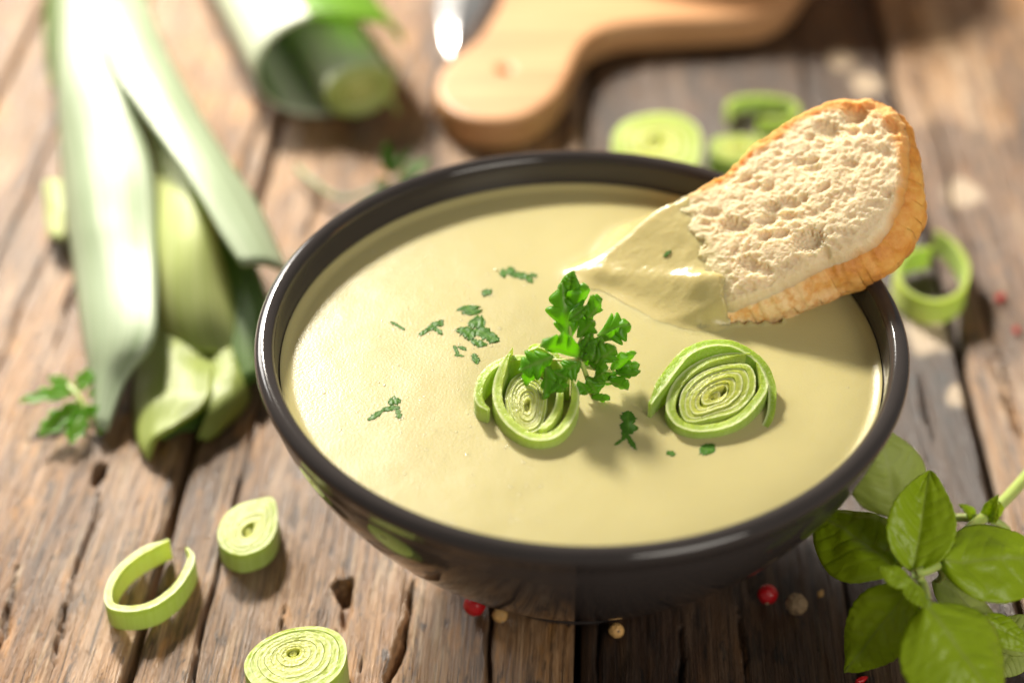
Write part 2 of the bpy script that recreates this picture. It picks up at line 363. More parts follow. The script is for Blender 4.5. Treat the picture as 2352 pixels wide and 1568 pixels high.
def box(x0, x1, y0, y1, z0, z1):
    V = np.array([(x, y, z) for x in (x0, x1) for y in (y0, y1) for z in (z0, z1)]); return V, [[0, 1, 3, 2], [4, 6, 7, 5], [0, 4, 5, 1], [2, 3, 7, 6], [0, 2, 6, 4], [1, 5, 7, 3]]
for y in (-.30, .10, .52):
    V, f = box(SEAMS[0], SEAMS[-1], y - .2, y + .19, -.045, -.0265); o = mk('gap_backing', V, f, M_UNDER, tab, smooth=False); o.rotation_euler = (0, 0, -GAM)  # unseen dark boards added to stop light coming up through the gaps

# ------------------------------------------------------------------ bowl and soup
def lathe(prof, seg=160):
    p = np.asarray(prof); th = np.linspace(0, 2 * np.pi, seg, endpoint=False)
    V = np.stack([p[:, 0, None] * np.cos(th), p[:, 0, None] * np.sin(th), np.repeat(p[:, 1, None], seg, 1)], -1)
    return V.reshape(-1, 3), gridf(len(p), seg, cm=True)
RB = .0748
bowl = thing('soup_bowl', (0, 0, 0), 'dark charcoal glazed ceramic bowl full of pale green soup', 'bowl')
def r_out(z): return .0300 + (RB - .0012 - .0300) * (1 - (1 - np.clip((z - .005) / .0605, 0, 1)) ** 1.6)
zo = .005 + .0605 * np.linspace(0, 1, 44) ** 1.5
outer = [(float(r_out(z)), float(z)) for z in zo]
lip = [(RB - .0023 + .0023 * math.cos(t), .0677 + .0023 * math.sin(t)) for t in np.linspace(-.62, math.pi * .93, 18)]
zi = np.linspace(.0662, .0085, 40)
inner = [(max(.0002, float(r_out(z + .0008)) - .0036 - .0006 * math.sin(math.pi * (z - .0085) / .0577)), float(z)) for z in zi]
inner[0] = (lip[-1][0] + .0001, .0665)
V, f = lathe([(0.0001, .0045), (.024, .0047)] + outer + lip[:1]); mk('body', V, f, M_BOWL, bowl)
V, f = lathe(lip, 220); mk('rim', V, f, M_BOWL, bowl)
V, f = lathe(lip[-1:] + inner + [(.0001, .0084)]); mk('inside', V, f, M_BOWL, bowl)
foot = [(.0255, .0052), (.0262, .001), (.0272, 0.0), (.0292, 0.0), (.0300, .0012), (.0300, .006)]
V, f = lathe(foot); mk('foot', V, f, M_BOWL, bowl)

ZS = .0612; RS = .0694
def soup_h(x, y):
    r = np.hypot(x, y)
    z = ZS + .00009 * fbm(x * 60, y * 60, 2, 3) + .0009 * sst(RS - .0035, RS, r) ** 2
    return z
NB = np.array([-.40, -.40, .82]); NB = NB / np.linalg.norm(NB)       # the bread's cut face
A0 = P(1345, 620, ZS)
soup = thing('leek_soup', (0, 0, ZS), 'creamy pale yellow green leek soup filling the dark bowl', 'soup')
rr = RS * np.linspace(0, 1, 190) ** .75; ph = np.linspace(0, 2 * np.pi, 420, endpoint=False)
# ------------------------------------------------------------------ bread slice
bread = thing('bread_slice', tuple(PP(1850, 500, A0, NB)), 'toasted white bread slice dipped in soup and leaning on the bowl rim', 'bread')
eu = unit(np.cross(NB, np.array([0, 0, 1.0])) * -1); eu = eu if eu[0] > 0 else -eu
ev = np.cross(NB, eu)
if ev[2] < 0: ev = -ev
def to2(p): d = p - A0; return np.array([d @ eu, d @ ev])
FACE = [(1230, 690), (1290, 650), (1345, 612), (1420, 560), (1500, 492), (1600, 427), (1690, 367), (1735, 320), (1830, 258), (1905, 222), (1965, 214), (2020, 222), (2058, 252), (2080, 300),
        (2084, 360), (2072, 430), (2045, 490), (2005, 540), (1945, 575), (1880, 600), (1800, 645), (1690, 695), (1560, 745), (1440, 770), (1300, 750)]
O2 = spline([to2(PP(x, y, A0, NB)) for x, y in FACE], 560, True)
cen = to2(PP(1780, 500, A0, NB))
NBd = len(O2); th = np.linspace(0, 1, NBd, endpoint=False)
O2 = O2 + (O2 - cen) * (.012 * pn(th * 60, 0, 3) + .008 * pn(th * 150, 1, 3))[:, None]
NR = 190; s = np.linspace(0, 1, NR) ** .75
G = cen + (O2[None] - cen) * s[:, None, None]                        # (NR, NBd, 2)
W3 = A0 + G[..., 0:1] * eu + G[..., 1:2] * ev
# pores
sizes = np.concatenate([rng.uniform(.00022, .0004, 3600), rng.uniform(.00045, .0010, 1000), rng.uniform(.0011, .0018, 90)]); npz = len(sizes)
px_ = np.stack([rng.uniform(O2[:, 0].min(), O2[:, 0].max(), npz), rng.uniform(O2[:, 1].min(), O2[:, 1].max(), npz)], 1)
pr = sizes * (1 + .3 * pn(px_[:, 0] * 120, px_[:, 1] * 120, 3))
spec = [((1965, 262), .0034), ((1905, 300), .0026), ((1860, 552), .0032), ((1690, 520), .0026), ((1660, 410), .002), ((2050, 290), .0022), ((1770, 505), .0022), ((1560, 500), .0016), ((2000, 300), .0015), ((1820, 470), .0018), ((1870, 390), .0014), ((1740, 430), .0014), ((1955, 380), .0013)]
px_ = np.vstack([px_, [to2(PP(x, y, A0, NB)) for (x, y), _ in spec]]); pr = np.concatenate([pr, [r for _, r in spec]])
ang = rng.normal(.35, .5, len(pr)); asp = rng.uniform(1.1, 1.9, len(pr))
Gf = G.reshape(-1, 2); dep = np.zeros(len(Gf))
for i in range(len(pr)):
    d = Gf - px_[i]; near = np.abs(d).max(1) < pr[i] * 2.2
    if not near.any(): continue
    q = d[near]; c_, s_ = math.cos(ang[i]), math.sin(ang[i]); a_ = (q[:, 0] * c_ + q[:, 1] * s_) / asp[i]; b_ = -q[:, 0] * s_ + q[:, 1] * c_
    rr_ = np.hypot(a_, b_) / pr[i] + .25 * pn(q[:, 0] * 1500, q[:, 1] * 1500, i)
    dep[near] = np.maximum(dep[near], pr[i] * (.6 if pr[i] < .00045 else .55 if pr[i] < .0011 else .8) * np.clip(1 - rr_ ** 2, 0, 1))
dep = dep.reshape(NR, NBd)
fibn = .00022 * fbm(G[..., 0] * 420, G[..., 1] * 420, 1, 4, .6) + .0004 * fbm(G[..., 0] * 70, G[..., 1] * 70, 4, 2)
# how far soup soaked up: along the dip direction
dA, dB = to2(PP(1578, 470, A0, NB)), to2(PP(1640, 668, A0, NB)); dC = to2(PP(1830, 690, A0, NB))
def soakf(q):  # > 0 where soup covers the crumb
    n1 = np.array([-(dB - dA)[1], (dB - dA)[0]]); n1 = n1 / np.linalg.norm(n1)
    if n1 @ (to2(PP(1300, 640, A0, NB)) - dA) < 0: n1 = -n1
    d = (q - dA) @ n1; return d + .0022 * fbm(q[..., 0] * 170, q[..., 1] * 170, 6, 4, .6) + .0024 * pn(q[..., 0] * 70, q[..., 1] * 70, 1)
soak = soakf(G)
wet = sst(-.0012, .0012, soak)
damp = sst(-.007, .0005, soak); hgt = (fibn - dep) * (1 - .92 * wet) * (1 - .78 * damp) - .0022 * sst(.93, 1.0, s)[:, None] ** 2 * (1 - wet)
dome = .0010 * (1 - s[:, None] ** 2) - .004 * np.clip((s[:, None] - .55) / .45, 0, 1) ** 2 * sst(.0, .03, (G - to2(PP(1760, 520, A0, NB))) @ unit(to2(PP(1900, 620, A0, NB)) - to2(PP(1760, 430, A0, NB))))
dome = dome * (1 - .9 * np.clip(wet, 0, 1) * (dome > 0)) - .0008 * wet
face3 = W3 + NB * (hgt + dome)[..., None]
# crust band shows wider along the upper edge
ux = np.array([np.interp(t_, [0, .12, .3, .45, .52, .60, 1], [.0, .10, .15, .11, .05, 0, -.1]) for t_ in th])
toast = sst(1 - ux[None] - .05, 1 - ux[None] + .03, s[:, None] + .03 * pn(G[..., 0] * 200, G[..., 1] * 200, 2)) * (1 - wet)
toast = np.maximum(toast, .55 * sst(.0007, .0025, dep) * sst(.72, .9, s)[:, None] * (ux > .04))
mk('crumb', face3.reshape(-1, 3), gridf(NR, NBd, cm=True)[:, ::-1], M_CRUMB, bread, attrs={'toast': toast, 'damp': damp})
# crust: rolls from the face edge round the back
TK = .0190; K = 34; edge2 = O2; nrm2 = unit(np.stack([np.roll(O2[:, 1], -1) - np.roll(O2[:, 1], 1), -(np.roll(O2[:, 0], -1) - np.roll(O2[:, 0], 1))], 1))
if ((nrm2 * (O2 - cen)).sum(1) < 0).mean() > .5: nrm2 = -nrm2
k_ = np.linspace(0, 1, K); rows = []; flour = []
low = sst(.0, .02, (O2 - cen) @ unit(to2(PP(1950, 640, A0, NB)) - to2(PP(1780, 420, A0, NB))))   # lower right side bulges more
lowf = sst(.002, .018, (O2 - cen) @ unit(to2(PP(1830, 690, A0, NB)) - to2(PP(1890, 420, A0, NB))))
edge_h = (hgt + dome)[-1]
for j, t_ in enumerate(k_):
    bul = (.0006 + .0036 * low) * math.sin(math.pi * min(1, t_ * 1.02) ** .8)
    ext = O2 + nrm2 * (bul + .00035 * fbm(th * 90, t_ * 6, 3, 4) * min(1, t_ * 4) + .0012 * pn(th * 26, t_ * 2, 5) * min(1, t_ * 3))[:, None]
    zz = edge_h * (1 - t_) - TK * t_ * (.80 + .2 * low) - .0006 * pn(th * 40, t_ * 5, 8) * min(1, t_ * 4)
    rows.append(A0 + ext[:, :1] * eu + ext[:, 1:] * ev + NB * zz[:, None])
    flour.append(lowf * sst(-.2, .5, .55 - np.abs(t_ - .35) + .5 * pn(th * 9, t_ * 2, 2)) * .9)
rows = np.array(rows); back = rows[-1].mean(0)
rows = np.concatenate([rows, (rows[-1] * .6 + back * .4)[None], np.repeat(back[None, None], NBd, 1)])
flour = np.array(flour + [flour[-1] * 0, flour[-1] * 0])
mk('crust', rows.reshape(-1, 3), gridf(K + 2, NBd, cm=True)[:, ::-1], M_CRUST, bread, attrs={'flour': flour})
# the coat of soup that clings to the dipped end
# soup climbs the dipped end, clings to the cut face and drapes off its flanks: one height field
gs = .00034; gx = np.arange(A0[0] - .030, A0[0] + .052, gs); gy = np.arange(A0[1] - .042, A0[1] + .040, gs)
GX, GY = np.meshgrid(gx, gy, indexing='ij'); GZ = A0[2] - ((GX - A0[0]) * NB[0] + (GY - A0[1]) * NB[1]) / NB[2]
D3 = np.stack([GX - A0[0], GY - A0[1], GZ - A0[2]], -1); GQ = np.stack([D3 @ eu, D3 @ ev], -1)
ins = np.zeros(GX.shape, bool); q1 = O2; q2 = np.roll(O2, -1, 0)
for a_, b_ in zip(q1, q2):
    if a_[1] == b_[1]: continue
    hit = ((a_[1] > GQ[..., 1]) != (b_[1] > GQ[..., 1])) & (GQ[..., 0] < (b_[0] - a_[0]) * (GQ[..., 1] - a_[1]) / (b_[1] - a_[1]) + a_[0]); ins ^= hit
gsoak = soakf(GQ)
ra, rb = to2(PP(1300, 640, A0, NB)), to2(PP(1700, 668, A0, NB)); rd_ = unit(rb - ra); rn_ = np.array([-rd_[1], rd_[0]])
rq = GQ - ra; tl = (rq @ rd_) / np.linalg.norm(rb - ra); rdn = rq @ rn_ + .0018 * pn(GQ[..., 0] * 200, GQ[..., 1] * 200, 12) + .0004 * pn(GQ[..., 0] * 480, GQ[..., 1] * 480, 3)
ridge = 1.35 * (.0006 + .0014 * np.exp(-((tl - .80) / .16) ** 2) + .0010 * np.exp(-((tl - .1) / .2) ** 2)) * np.exp(-(rdn / .0034) ** 2) * sst(-.3, .0, tl) * (1 - sst(.95, 1.1, tl))
thick = .0003 + .0008 * sst(-.001, .005, gsoak) + .00022 * fbm(GQ[..., 0] * 130, GQ[..., 1] * 130, 9, 3) + ridge
Hc = np.where(ins, GZ + thick, -1.0)
ez = A0[2] + (O2[:, 0:1] * eu[2] + O2[:, 1:2] * ev[2])[:, 0]; exy = A0[:2] + O2[:, :1] * eu[:2] + O2[:, 1:] * ev[:2]; sel = (soakf(O2) > .0005) & (ez > ZS - .004); drape = np.full(GX.shape, -1.0)
for (x, y), z, s_ in zip(exy[sel], ez[sel], soakf(O2)[sel]):
    d = np.hypot(GX - x, GY - y); drape = np.maximum(drape, z + .0006 - (1.25 + .25 * math.sin(x * 1500)) * d - .004 * (1 - sst(0, .006, s_)))
Hc = np.where(ins, Hc, np.maximum(drape, -1.0)); Hc = np.maximum(Hc, ZS - .006)
mc = P(1372, 628, ZS); mnd = ZS - .004 + .0066 * np.exp(-((GX - mc[0]) / .0085) ** 2 - ((GY - mc[1]) / .0075) ** 2) * (1 + .12 * pn(GX * 300, GY * 300, 7)); Hc = np.maximum(Hc, mnd)
kw = np.exp(-(np.arange(-6, 7) / 2.4) ** 2); kw /= kw.sum()
for _ in range(2):
    Hc = sum(w * np.roll(Hc, o_, 0) for w, o_ in zip(kw, range(-6, 7))); Hc = sum(w * np.roll(Hc, o_, 1) for w, o_ in zip(kw, range(-6, 7)))
ks = .0011; rise = ks * np.log1p(np.exp(np.clip(Hc - ZS, -.02, .05) / ks)) ; rise = np.maximum(0, rise - .00008); brd_ = np.minimum(np.minimum(np.arange(GX.shape[0])[:, None], np.arange(GX.shape[0])[::-1][:, None]), np.minimum(np.arange(GX.shape[1])[None], np.arange(GX.shape[1])[::-1][None])); rise = rise * sst(14, 22, brd_)
rise = rise + (.00007 * fbm(GX * 420, GY * 420, 5, 3) + .00010 * np.clip(pn(GX * 750, GY * 750, 8), 0, 1)) * sst(.0009, .002, rise)
dip = ins * (1 - sst(-.0030, -.0004, gsoak)) * .0030; top = ZS + rise
on = (rise > .00022) & (gsoak > -.0034)
idx = -np.ones(GX.shape, int); cell = on[:-1, :-1] & on[1:, :-1] & on[1:, 1:] & on[:-1, 1:]
n_, m_ = GX.shape; fq = gridf(n_, m_)[cell.ravel()]; used = np.unique(fq); remap = -np.ones(n_ * m_, int); remap[used] = np.arange(len(used))
CV = np.stack([GX, GY, top - dip], -1).reshape(-1, 3)[used]; mk('soup_coat', CV, remap[fq], M_COAT, bread)
X = rr[:, None] * np.cos(ph); Y = rr[:, None] * np.sin(ph); Z = soup_h(X, Y)
fx = np.clip((X - gx[0]) / gs, 0, n_ - 2.001); fy = np.clip((Y - gy[0]) / gs, 0, m_ - 2.001); ix, iy = fx.astype(int), fy.astype(int); tx, ty = fx - ix, fy - iy
add = (rise[ix, iy] * (1 - tx) * (1 - ty) + rise[ix + 1, iy] * tx * (1 - ty) + rise[ix, iy + 1] * (1 - tx) * ty + rise[ix + 1, iy + 1] * tx * ty)
add = np.where((X > gx[0]) & (X < gx[-1]) & (Y > gy[0]) & (Y < gy[-1]), add, 0)
Z = Z + np.where(add < .0012, add - .00007 * sst(.00005, .0003, add), np.maximum(.00113 - (add - .0012) * 1.0, -.003))
mk('surface', np.stack([X, Y, Z], -1).reshape(-1, 3), gridf(*X.shape, cm=True), M_SOUP, soup)

# ------------------------------------------------------------------ leek slices
def band(outer2, inner2, zt, zb, closed=True, rad=(1.0, .8), jag=.00012, seed=0):
    """a ring of leek leaf between two outlines in plan; returns mesh data with cut-face attributes"""
    n = len(outer2); xs = [(0, 0), (0, .35), (0, .7), (0, .975), (.025, 1), (.13, 1.0), (.4, .993), (.6, .993), (.87, 1.0), (.975, 1), (1, .975), (1, .7), (1, .35), (1, 0)]
    zt = np.broadcast_to(zt, n); zb = np.broadcast_to(zb, n)
    a = np.arange(n); V, rd, ed, sd = [], [], [], []
    for (t, h) in xs:
        q = outer2 * (1 - t) + inner2 * t
        z = zb + (zt - zb) * h + (jag * pn(a * .35, t * 3 + seed, 2) + jag * .6 * pn(a * .9, t * 9 + seed, 5)) * (h > .9)
        V.append(np.column_stack([q, z])); rd.append(np.full(n, rad[0] + (rad[1] - rad[0]) * t)); ed.append(np.full(n, float(.01 < t < .14) * .65)); sd.append(np.full(n, float(h < .97)))
    V = np.array(V); m = len(xs)
    f = gridf(m, n, cm=closed).tolist()
    if not closed: f.append([k * n for k in range(m)]); f.append([k * n + n - 1 for k in range(m)][::-1])
    return V.reshape(-1, 3), f, {'rad': np.concatenate(rd), 'edge': np.concatenate(ed), 'side': np.concatenate(sd)}
def path_band(p2, w, taper=.35, closed=False, sgn=1):
    t = np.gradient(p2, axis=0) if not closed else (np.roll(p2, -1, 0) - np.roll(p2, 1, 0)); t = unit(t); nn = np.stack([t[:, 1], -t[:, 0]], 1) * sgn
    w = np.broadcast_to(w, len(p2)).copy()
    if not closed:
        k = np.linspace(0, 1, len(p2)); w *= 1 - (1 - taper) * (1 - sst(0, .10, np.minimum(k, 1 - k)))
    return p2 + nn * w[:, None] / 2, p2 - nn * w[:, None] / 2
def fixn(o):
    bm = bmesh.new(); bm.from_mesh(o.data); bmesh.ops.recalc_face_normals(bm, faces=bm.faces); bm.to_mesh(o.data); bm.free(); return o
def add_band(parent, outer2, inner2, zt, zb, closed, rad, mat, seed=0, name='layer', jag=.00012):
    V, f, at = band(outer2, inner2, zt, zb, closed, rad, jag, seed); o = fixn(mk(name, V, f, mat, parent, attrs=at)); o.data.set_sharp_from_angle(angle=math.radians(35)); return o
def core(parent, O, c, ztf, zb, levels, mat, r0=.8, gap=.08, seed=0, step=.00025, axis=None):
    """nested leaves inside an outline O about a heart c"""
    for k in range(len(levels) - 1):
        a, b = levels[k], levels[k + 1]; b = b + (a - b) * (.008 + gap * 3.2 * np.clip(pn(np.linspace(0, 5, len(O)), k * 3.7, seed + 2) - .12, 0, 1))[:, None]
        w = 1 + .014 * pn(np.linspace(0, 9, len(O)), k * 2.2, seed)
        o1 = c + (O - c) * (a * w)[:, None]; o2 = c + (O - c) * b * w[:, None]
        if axis is not None:
            ang_ = np.arctan2(O[:, 1] - c[1], O[:, 0] - c[0]) - math.atan2(axis[1], axis[0]); al_k = np.abs(np.cos(ang_)) ** 4 - .35
            o1 = c + (o1 - c) * (1 + .42 * (1 - a) * al_k)[:, None]; o2 = c + (o2 - c) * (1 + .42 * (1 - levels[k + 1]) * al_k)[:, None]
        sh = step * math.sin(2.3 * k + seed)
        add_band(parent, o1, o2, ztf(o1) + sh, zb, True, (r0 * a, r0 * levels[k + 1]), mat, seed + k)
    e = levels[-1]; q = c + (O - c) * (e * .55)
    add_band(parent, q, c + (q - c) * .15, ztf(q) - .0006, zb, True, (.05, .0), mat, seed + 9, name='heart')

def soup_slice(name, label, crop, z0, tilt, build):
    ox, oy, k = crop
    pl0 = P(*build['centre'], ZS + z0); n = unit(np.array([tilt[0], tilt[1], 1.0]))
    Q = lambda pts: np.array([PP(ox + k * x, oy + k * y, pl0, n) for x, y in pts])[:, :2]
    zf = lambda q: pl0[2] - ((q[:, 0] - pl0[0]) * n[0] + (q[:, 1] - pl0[1]) * n[1]) / n[2]
    t = thing(name, (pl0[0], pl0[1], ZS), label, 'leek slice', 'leek slices')
    return t, Q, zf
# right-hand slice
t, Q, zf = soup_slice('leek_slice', 'oval green leek slice with tight diamond rings floating beside the bread', (1408.75, 735, .1953), .0040, (0, -.22), {'centre': (1640, 905)})
p = spline(Q([(430, 1010), (560, 790), (700, 600), (850, 425), (1050, 320), (1250, 290), (1450, 310), (1650, 390), (1790, 510), (1868, 680), (1880, 850), (1850, 1030), (1750, 1200), (1550, 1315), (1300, 1365), (1180, 1360)]), 150)
k = np.linspace(0, 1, 150); o1, o2 = path_band(p, np.interp(k, [0, .1, .5, .8, 1], [.0022, .0026, .0023, .0016, .001]), .4)
add_band(t, o1, o2, zf(p) + np.interp(k, [0, .15, .42, .6, .8, 1], [.0008, .0012, .0006, -.0018, -.0026, -.0034]), ZS - .004, False, (1, .85), M_LEEK, 1)
p = spline(Q([(1610, 388), (1350, 410), (1120, 470), (920, 580), (770, 730), (690, 900), (680, 1060), (760, 1190), (880, 1250), (1050, 1270), (1300, 1230), (1500, 1130), (1650, 980), (1765, 800), (1750, 640), (1690, 490)]), 150)
o1, o2 = path_band(p, np.interp(k, [0, .2, .6, 1], [.0016, .0021, .0023, .0017]), .2); add_band(t, o1, o2, zf(p), ZS - .004, False, (.95, .72), M_LEEK, 2)
O = spline(Q([(765, 980), (805, 810), (950, 650), (1150, 550), (1400, 498), (1580, 500), (1655, 570), (1690, 700), (1670, 850), (1570, 980), (1450, 1070), (1200, 1140), (1000, 1185), (880, 1190), (810, 1140)]), 120, True)
c = Q([(1165, 880)])[0]; D = Q([(1560, 560), (880, 1120)]); ax = unit(D[0] - D[1])
core(t, O, c, lambda q: zf(q) - .0002, ZS - .004, [.97, .80, .64, .48, .34], M_LEEK, .75, .06, 3, .0001, ax)
hp = spline(Q([(1070, 945), (1080, 880), (1200, 790), (1400, 710), (1400, 770), (1300, 880), (1160, 950)]), 60, True); hc = hp.mean(0)
o1 = c + (O - c) * .33
hx = spline(hp, 120, True); hx = np.roll(hx, -np.argmin(((hx - o1[0]) ** 2).sum(1)), 0)
if ((np.roll(hx, -8, 0)[0] - o1[8]) ** 2).sum() > ((np.roll(hx, 8, 0)[0] - o1[8]) ** 2).sum(): hx = np.roll(hx[::-1], 1, 0)
add_band(t, o1, hc + (hx - hc) * .72, zf(o1) - .0002, ZS - .004, True, (.3, .05), M_LEEK, 7)
V = np.column_stack([O, np.full(120, ZS + .0005)]); mk('core_base', np.vstack([V, [[*c, ZS + .0005]]]), [[i, (i + 1) % 120, 120] for i in range(120)], M_LEEK, t, attrs={'rad': np.full(121, .35), 'edge': np.zeros(121), 'side': np.ones(121)})
# left-hand slice, under the parsley
t, Q, zf = soup_slice('leek_slice', 'yellow green leek slice with a loose open ring tucked under the parsley sprig', (796.25, 551.25, .4427), .0046, (.03, -.18), {'centre': (1215, 905)})
p = spline(Q([(862, 590), (812, 670), (782, 760), (790, 850), (838, 935), (920, 1003), (1000, 1025), (1080, 1008), (1140, 950), (1178, 870), (1186, 790), (1165, 715)]), 140); k = np.linspace(0, 1, 140)
o1, o2 = path_band(p, np.interp(k, [0, .15, .5, 1], [.0012, .0021, .0023, .0017]), .15); add_band(t, o1, o2, zf(p) + np.interp(k, [0, .2, 1], [.002, 0, 0.0004]), ZS - .004, False, (.9, .7), M_LEEKP, 4)
p = spline(Q([(1005, 625), (930, 618), (850, 622), (765, 655), (705, 715), (682, 790), (695, 840), (735, 872)]), 90); k = np.linspace(0, 1, 90)
o1, o2 = path_band(p, .0019, .5); add_band(t, o1, o2, zf(p) + np.interp(k, [0, .5, 1], [0.0005, .0004, -.0003]), ZS - .004, False, (1, .85), M_LEEKP, 5)
p = spline(Q([(940, 600), (990, 575), (1060, 605), (1115, 665), (1150, 745)]), 60); o1, o2 = path_band(p, .0015, .5); add_band(t, o1, o2, zf(p) + .0016, ZS - .004, False, (.9, .8), M_LEEKP, 6)
p = spline(Q([(1108, 740), (1105, 820), (1085, 890), (1045, 950), (1005, 982)]), 60); o1, o2 = path_band(p, .0016, .4); add_band(t, o1, o2, zf(p) + .0002, ZS - .004, False, (.8, .65), M_LEEKP, 7)
O = spline(Q([(822, 790), (832, 860), (860, 925), (905, 968), (955, 978), (1005, 950), (1032, 880), (1040, 790), (1020, 710), (970, 668), (910, 668), (850, 710)]), 110, True)
c = Q([(936, 845)])[0]; core(t, O, c, lambda q: zf(q) - .001, ZS - .004, [1, .86, .73, .61, .49, .38, .27, .15], M_LEEKP, .62, .05, 5, .0001, np.array([.15, 1.0]))

# slices lying on the table
def flat_slice(label, pts, zt, levels, mat, c=None, tilt=(0, 0), n=110, gap=.06, name='leek_slice', r0=1.0, seed=0, axis=None):
    cp = np.mean(pts, 0); p0 = P(cp[0], cp[1], zt); nn = unit(np.array([tilt[0], tilt[1], 1.0]))
    W = np.array([PP(x, y, p0, nn) for x, y in pts]); O = spline(W[:, :2], n, True)
    cc = O.mean(0) if c is None else PP(c[0], c[1], p0, nn)[:2]
    zf = lambda q: p0[2] - ((q[:, 0] - p0[0]) * nn[0] + (q[:, 1] - p0[1]) * nn[1]) / nn[2]
    t = thing(name, (p0[0], p0[1], 0), label, 'leek slice', 'leek slices')
    core(t, O, cc, zf, .0003, levels, mat, r0, gap, seed, .00006, axis)
    return t
flat_slice('round pale leek slice with fine rings at the lower frame edge', [(560, 1530), (590, 1480), (650, 1448), (720, 1437), (775, 1452), (797, 1490), (780, 1545), (725, 1585), (650, 1600), (590, 1580)], .0105,
           [1, .86, .72, .58, .45, .33, .22, .13], M_LEEKT, (672, 1495), (0, -.03), seed=2, gap=.012)
flat_slice('small thick oval leek slice with a dark slit heart beside the open ring', [(499, 1225), (512, 1188), (545, 1160), (590, 1146), (626, 1143), (637, 1175), (634, 1215), (615, 1248), (585, 1266), (548, 1274), (512, 1258)], .0072,
           [1, .80, .62, .42, .2], M_LEEKT, (568, 1218), (.0, -.06), seed=4, gap=.025, axis=(.35, 1.0))
flat_slice('blurred yellow green leek slice standing behind the far bowl rim', [(1405, 330), (1425, 285), (1490, 262), (1560, 264), (1605, 295), (1612, 345), (1590, 385), (1500, 395), (1430, 380)], .0165,
           [1, .82, .62, .42, .2], M_LEEKP, (1500, 325), (0, -.12), seed=6)
flat_slice('blurred green leek chunk partly hidden behind the bread crust', [(1630, 335), (1645, 316), (1700, 310), (1755, 318), (1765, 345), (1740, 365), (1690, 372), (1645, 362)], .012, [1, .8, .6, .4, .2], M_LEEK, None, (0, -.1), seed=8)
# open rings of a single leaf
def open_ring(label, pts, zt, w, h, mat, n=120, taper=.35, rad=(1, .8), zvar=None):
    W = np.array([P(x, y, zt)[:2] for x, y in pts]); p = spline(W, n); k = np.linspace(0, 1, n)
    t = thing('leek_ring', (*p.mean(0), 0), label, 'leek ring', 'leek rings')
    o1, o2 = path_band(p, w, taper); zz = zt + (0 if zvar is None else np.interp(k, *zvar)); add_band(t, o1, o2, zz, np.maximum(.0003, zz - h), False, rad, mat, 3, 'leaf_strip'); return t
open_ring('bright green curled leek ring lying open across the plank gap', [(388, 1238), (330, 1262), (280, 1300), (252, 1345), (252, 1385), (290, 1397), (345, 1388), (395, 1355), (428, 1310), (440, 1275), (428, 1256)], .0068, .0020, .0066, M_LEEK, rad=(.75, .35))
open_ring('pale green leek ring standing behind the bread at the table seam', [(2150, 528), (2195, 560), (2222, 610), (2210, 665), (2160, 690), (2105, 680), (2070, 650), (2062, 612), (2085, 578), (2140, 566)], .0085, .0015, .0082, M_LEEK, rad=(.9, .5))
open_ring('blurred whitish green leek ring lying behind the leaning bread', [(1680, 258), (1672, 240), (1700, 225), (1760, 222), (1815, 232), (1832, 255), (1800, 272), (1740, 274)], .0060, .0018, .0055, M_LEEK)

# ------------------------------------------------------------------ leaves of herbs
def leaf_grid(base, tip, half, nrm, lobes=0, n=26, m=13, curl=.0, fold=.0, arch=.0, seed=0, shape=.68, veins=5, slant=.45, bumpy=.0004, serr=.0):
    """a blade from base to tip; lobes>0 cuts deep forward-pointing teeth (parsley), lobes=0 gives a smooth ovate leaf (basil)"""
    base, tip = np.asarray(base, float), np.asarray(tip, float); ax = tip - base; L = np.linalg.norm(ax); ax = ax / L
    nrm = unit(nrm - ax * np.dot(nrm, ax)); sd = np.cross(nrm, ax)
    t = np.linspace(0, 1, n); sN = np.linspace(-1, 1, m)
    if lobes:
        env = np.sin(np.pi * np.clip(t, 0, 1) ** .75) ** .7 * (1 - .12 * t) + .02
        wl = env * (.56 + .44 * np.abs(np.sin(np.pi * (t * lobes + .1 * seed % 1))) ** .8); wr = env * (.56 + .44 * np.abs(np.sin(np.pi * (t * lobes + .35 + .07 * seed % 1))) ** .8)
    else:
        env = (np.sin(np.pi * t ** shape)) ** .78; wl = wr = env * (1 + serr * np.sin(t * 70))
    T, S = np.meshgrid(t, sN, indexing='ij'); Wd = np.where(S < 0, wl[:, None], wr[:, None]) * half
    al = T * L + (slant * np.abs(S) * Wd * (1 - T) if lobes else .12 * np.abs(S) * Wd)
    lat = S * Wd
    z = curl * L * (T ** 2) + fold * np.abs(lat) - arch * half * S ** 2 + (.06 * L * pn(T * 3, S * 1.5, seed) * (.8 if not lobes else .7) + (0 if lobes else .012 * L * pn(T * 9, S * 4, seed + 3)))
    vein = np.exp(-(lat / (.045 * half)) ** 2)
    if not lobes:
        q = (al / L - .85 * (np.abs(lat) / half) ** 1.5 * half / L) * veins * 1.1
        fr = np.abs(q - np.floor(q) - .5) * 2; lv = np.exp(-((1 - fr) / .10) ** 2) * sst(.02, .1, T) ; vein = np.maximum(vein, .4 * lv * (1 - .6 * np.abs(S)))
        z = z + bumpy * (1 - 2 * np.maximum(lv, np.exp(-(lat / (.08 * half)) ** 2))) * sst(0, .25, np.abs(S) + .1)
    V = base + al[..., None] * ax + lat[..., None] * sd + z[..., None] * nrm
    return V.reshape(-1, 3), gridf(n, m), vein.ravel()
def leaf(parent, name, *a, mat=None, thick=.00025, **kw):
    V, f, v = leaf_grid(*a, **kw); o = mk(name, V, f, mat, parent, attrs={'vein': v})
    s_ = o.modifiers.new('thickness', 'SOLIDIFY'); s_.thickness = thick; s_.offset = 0; return o

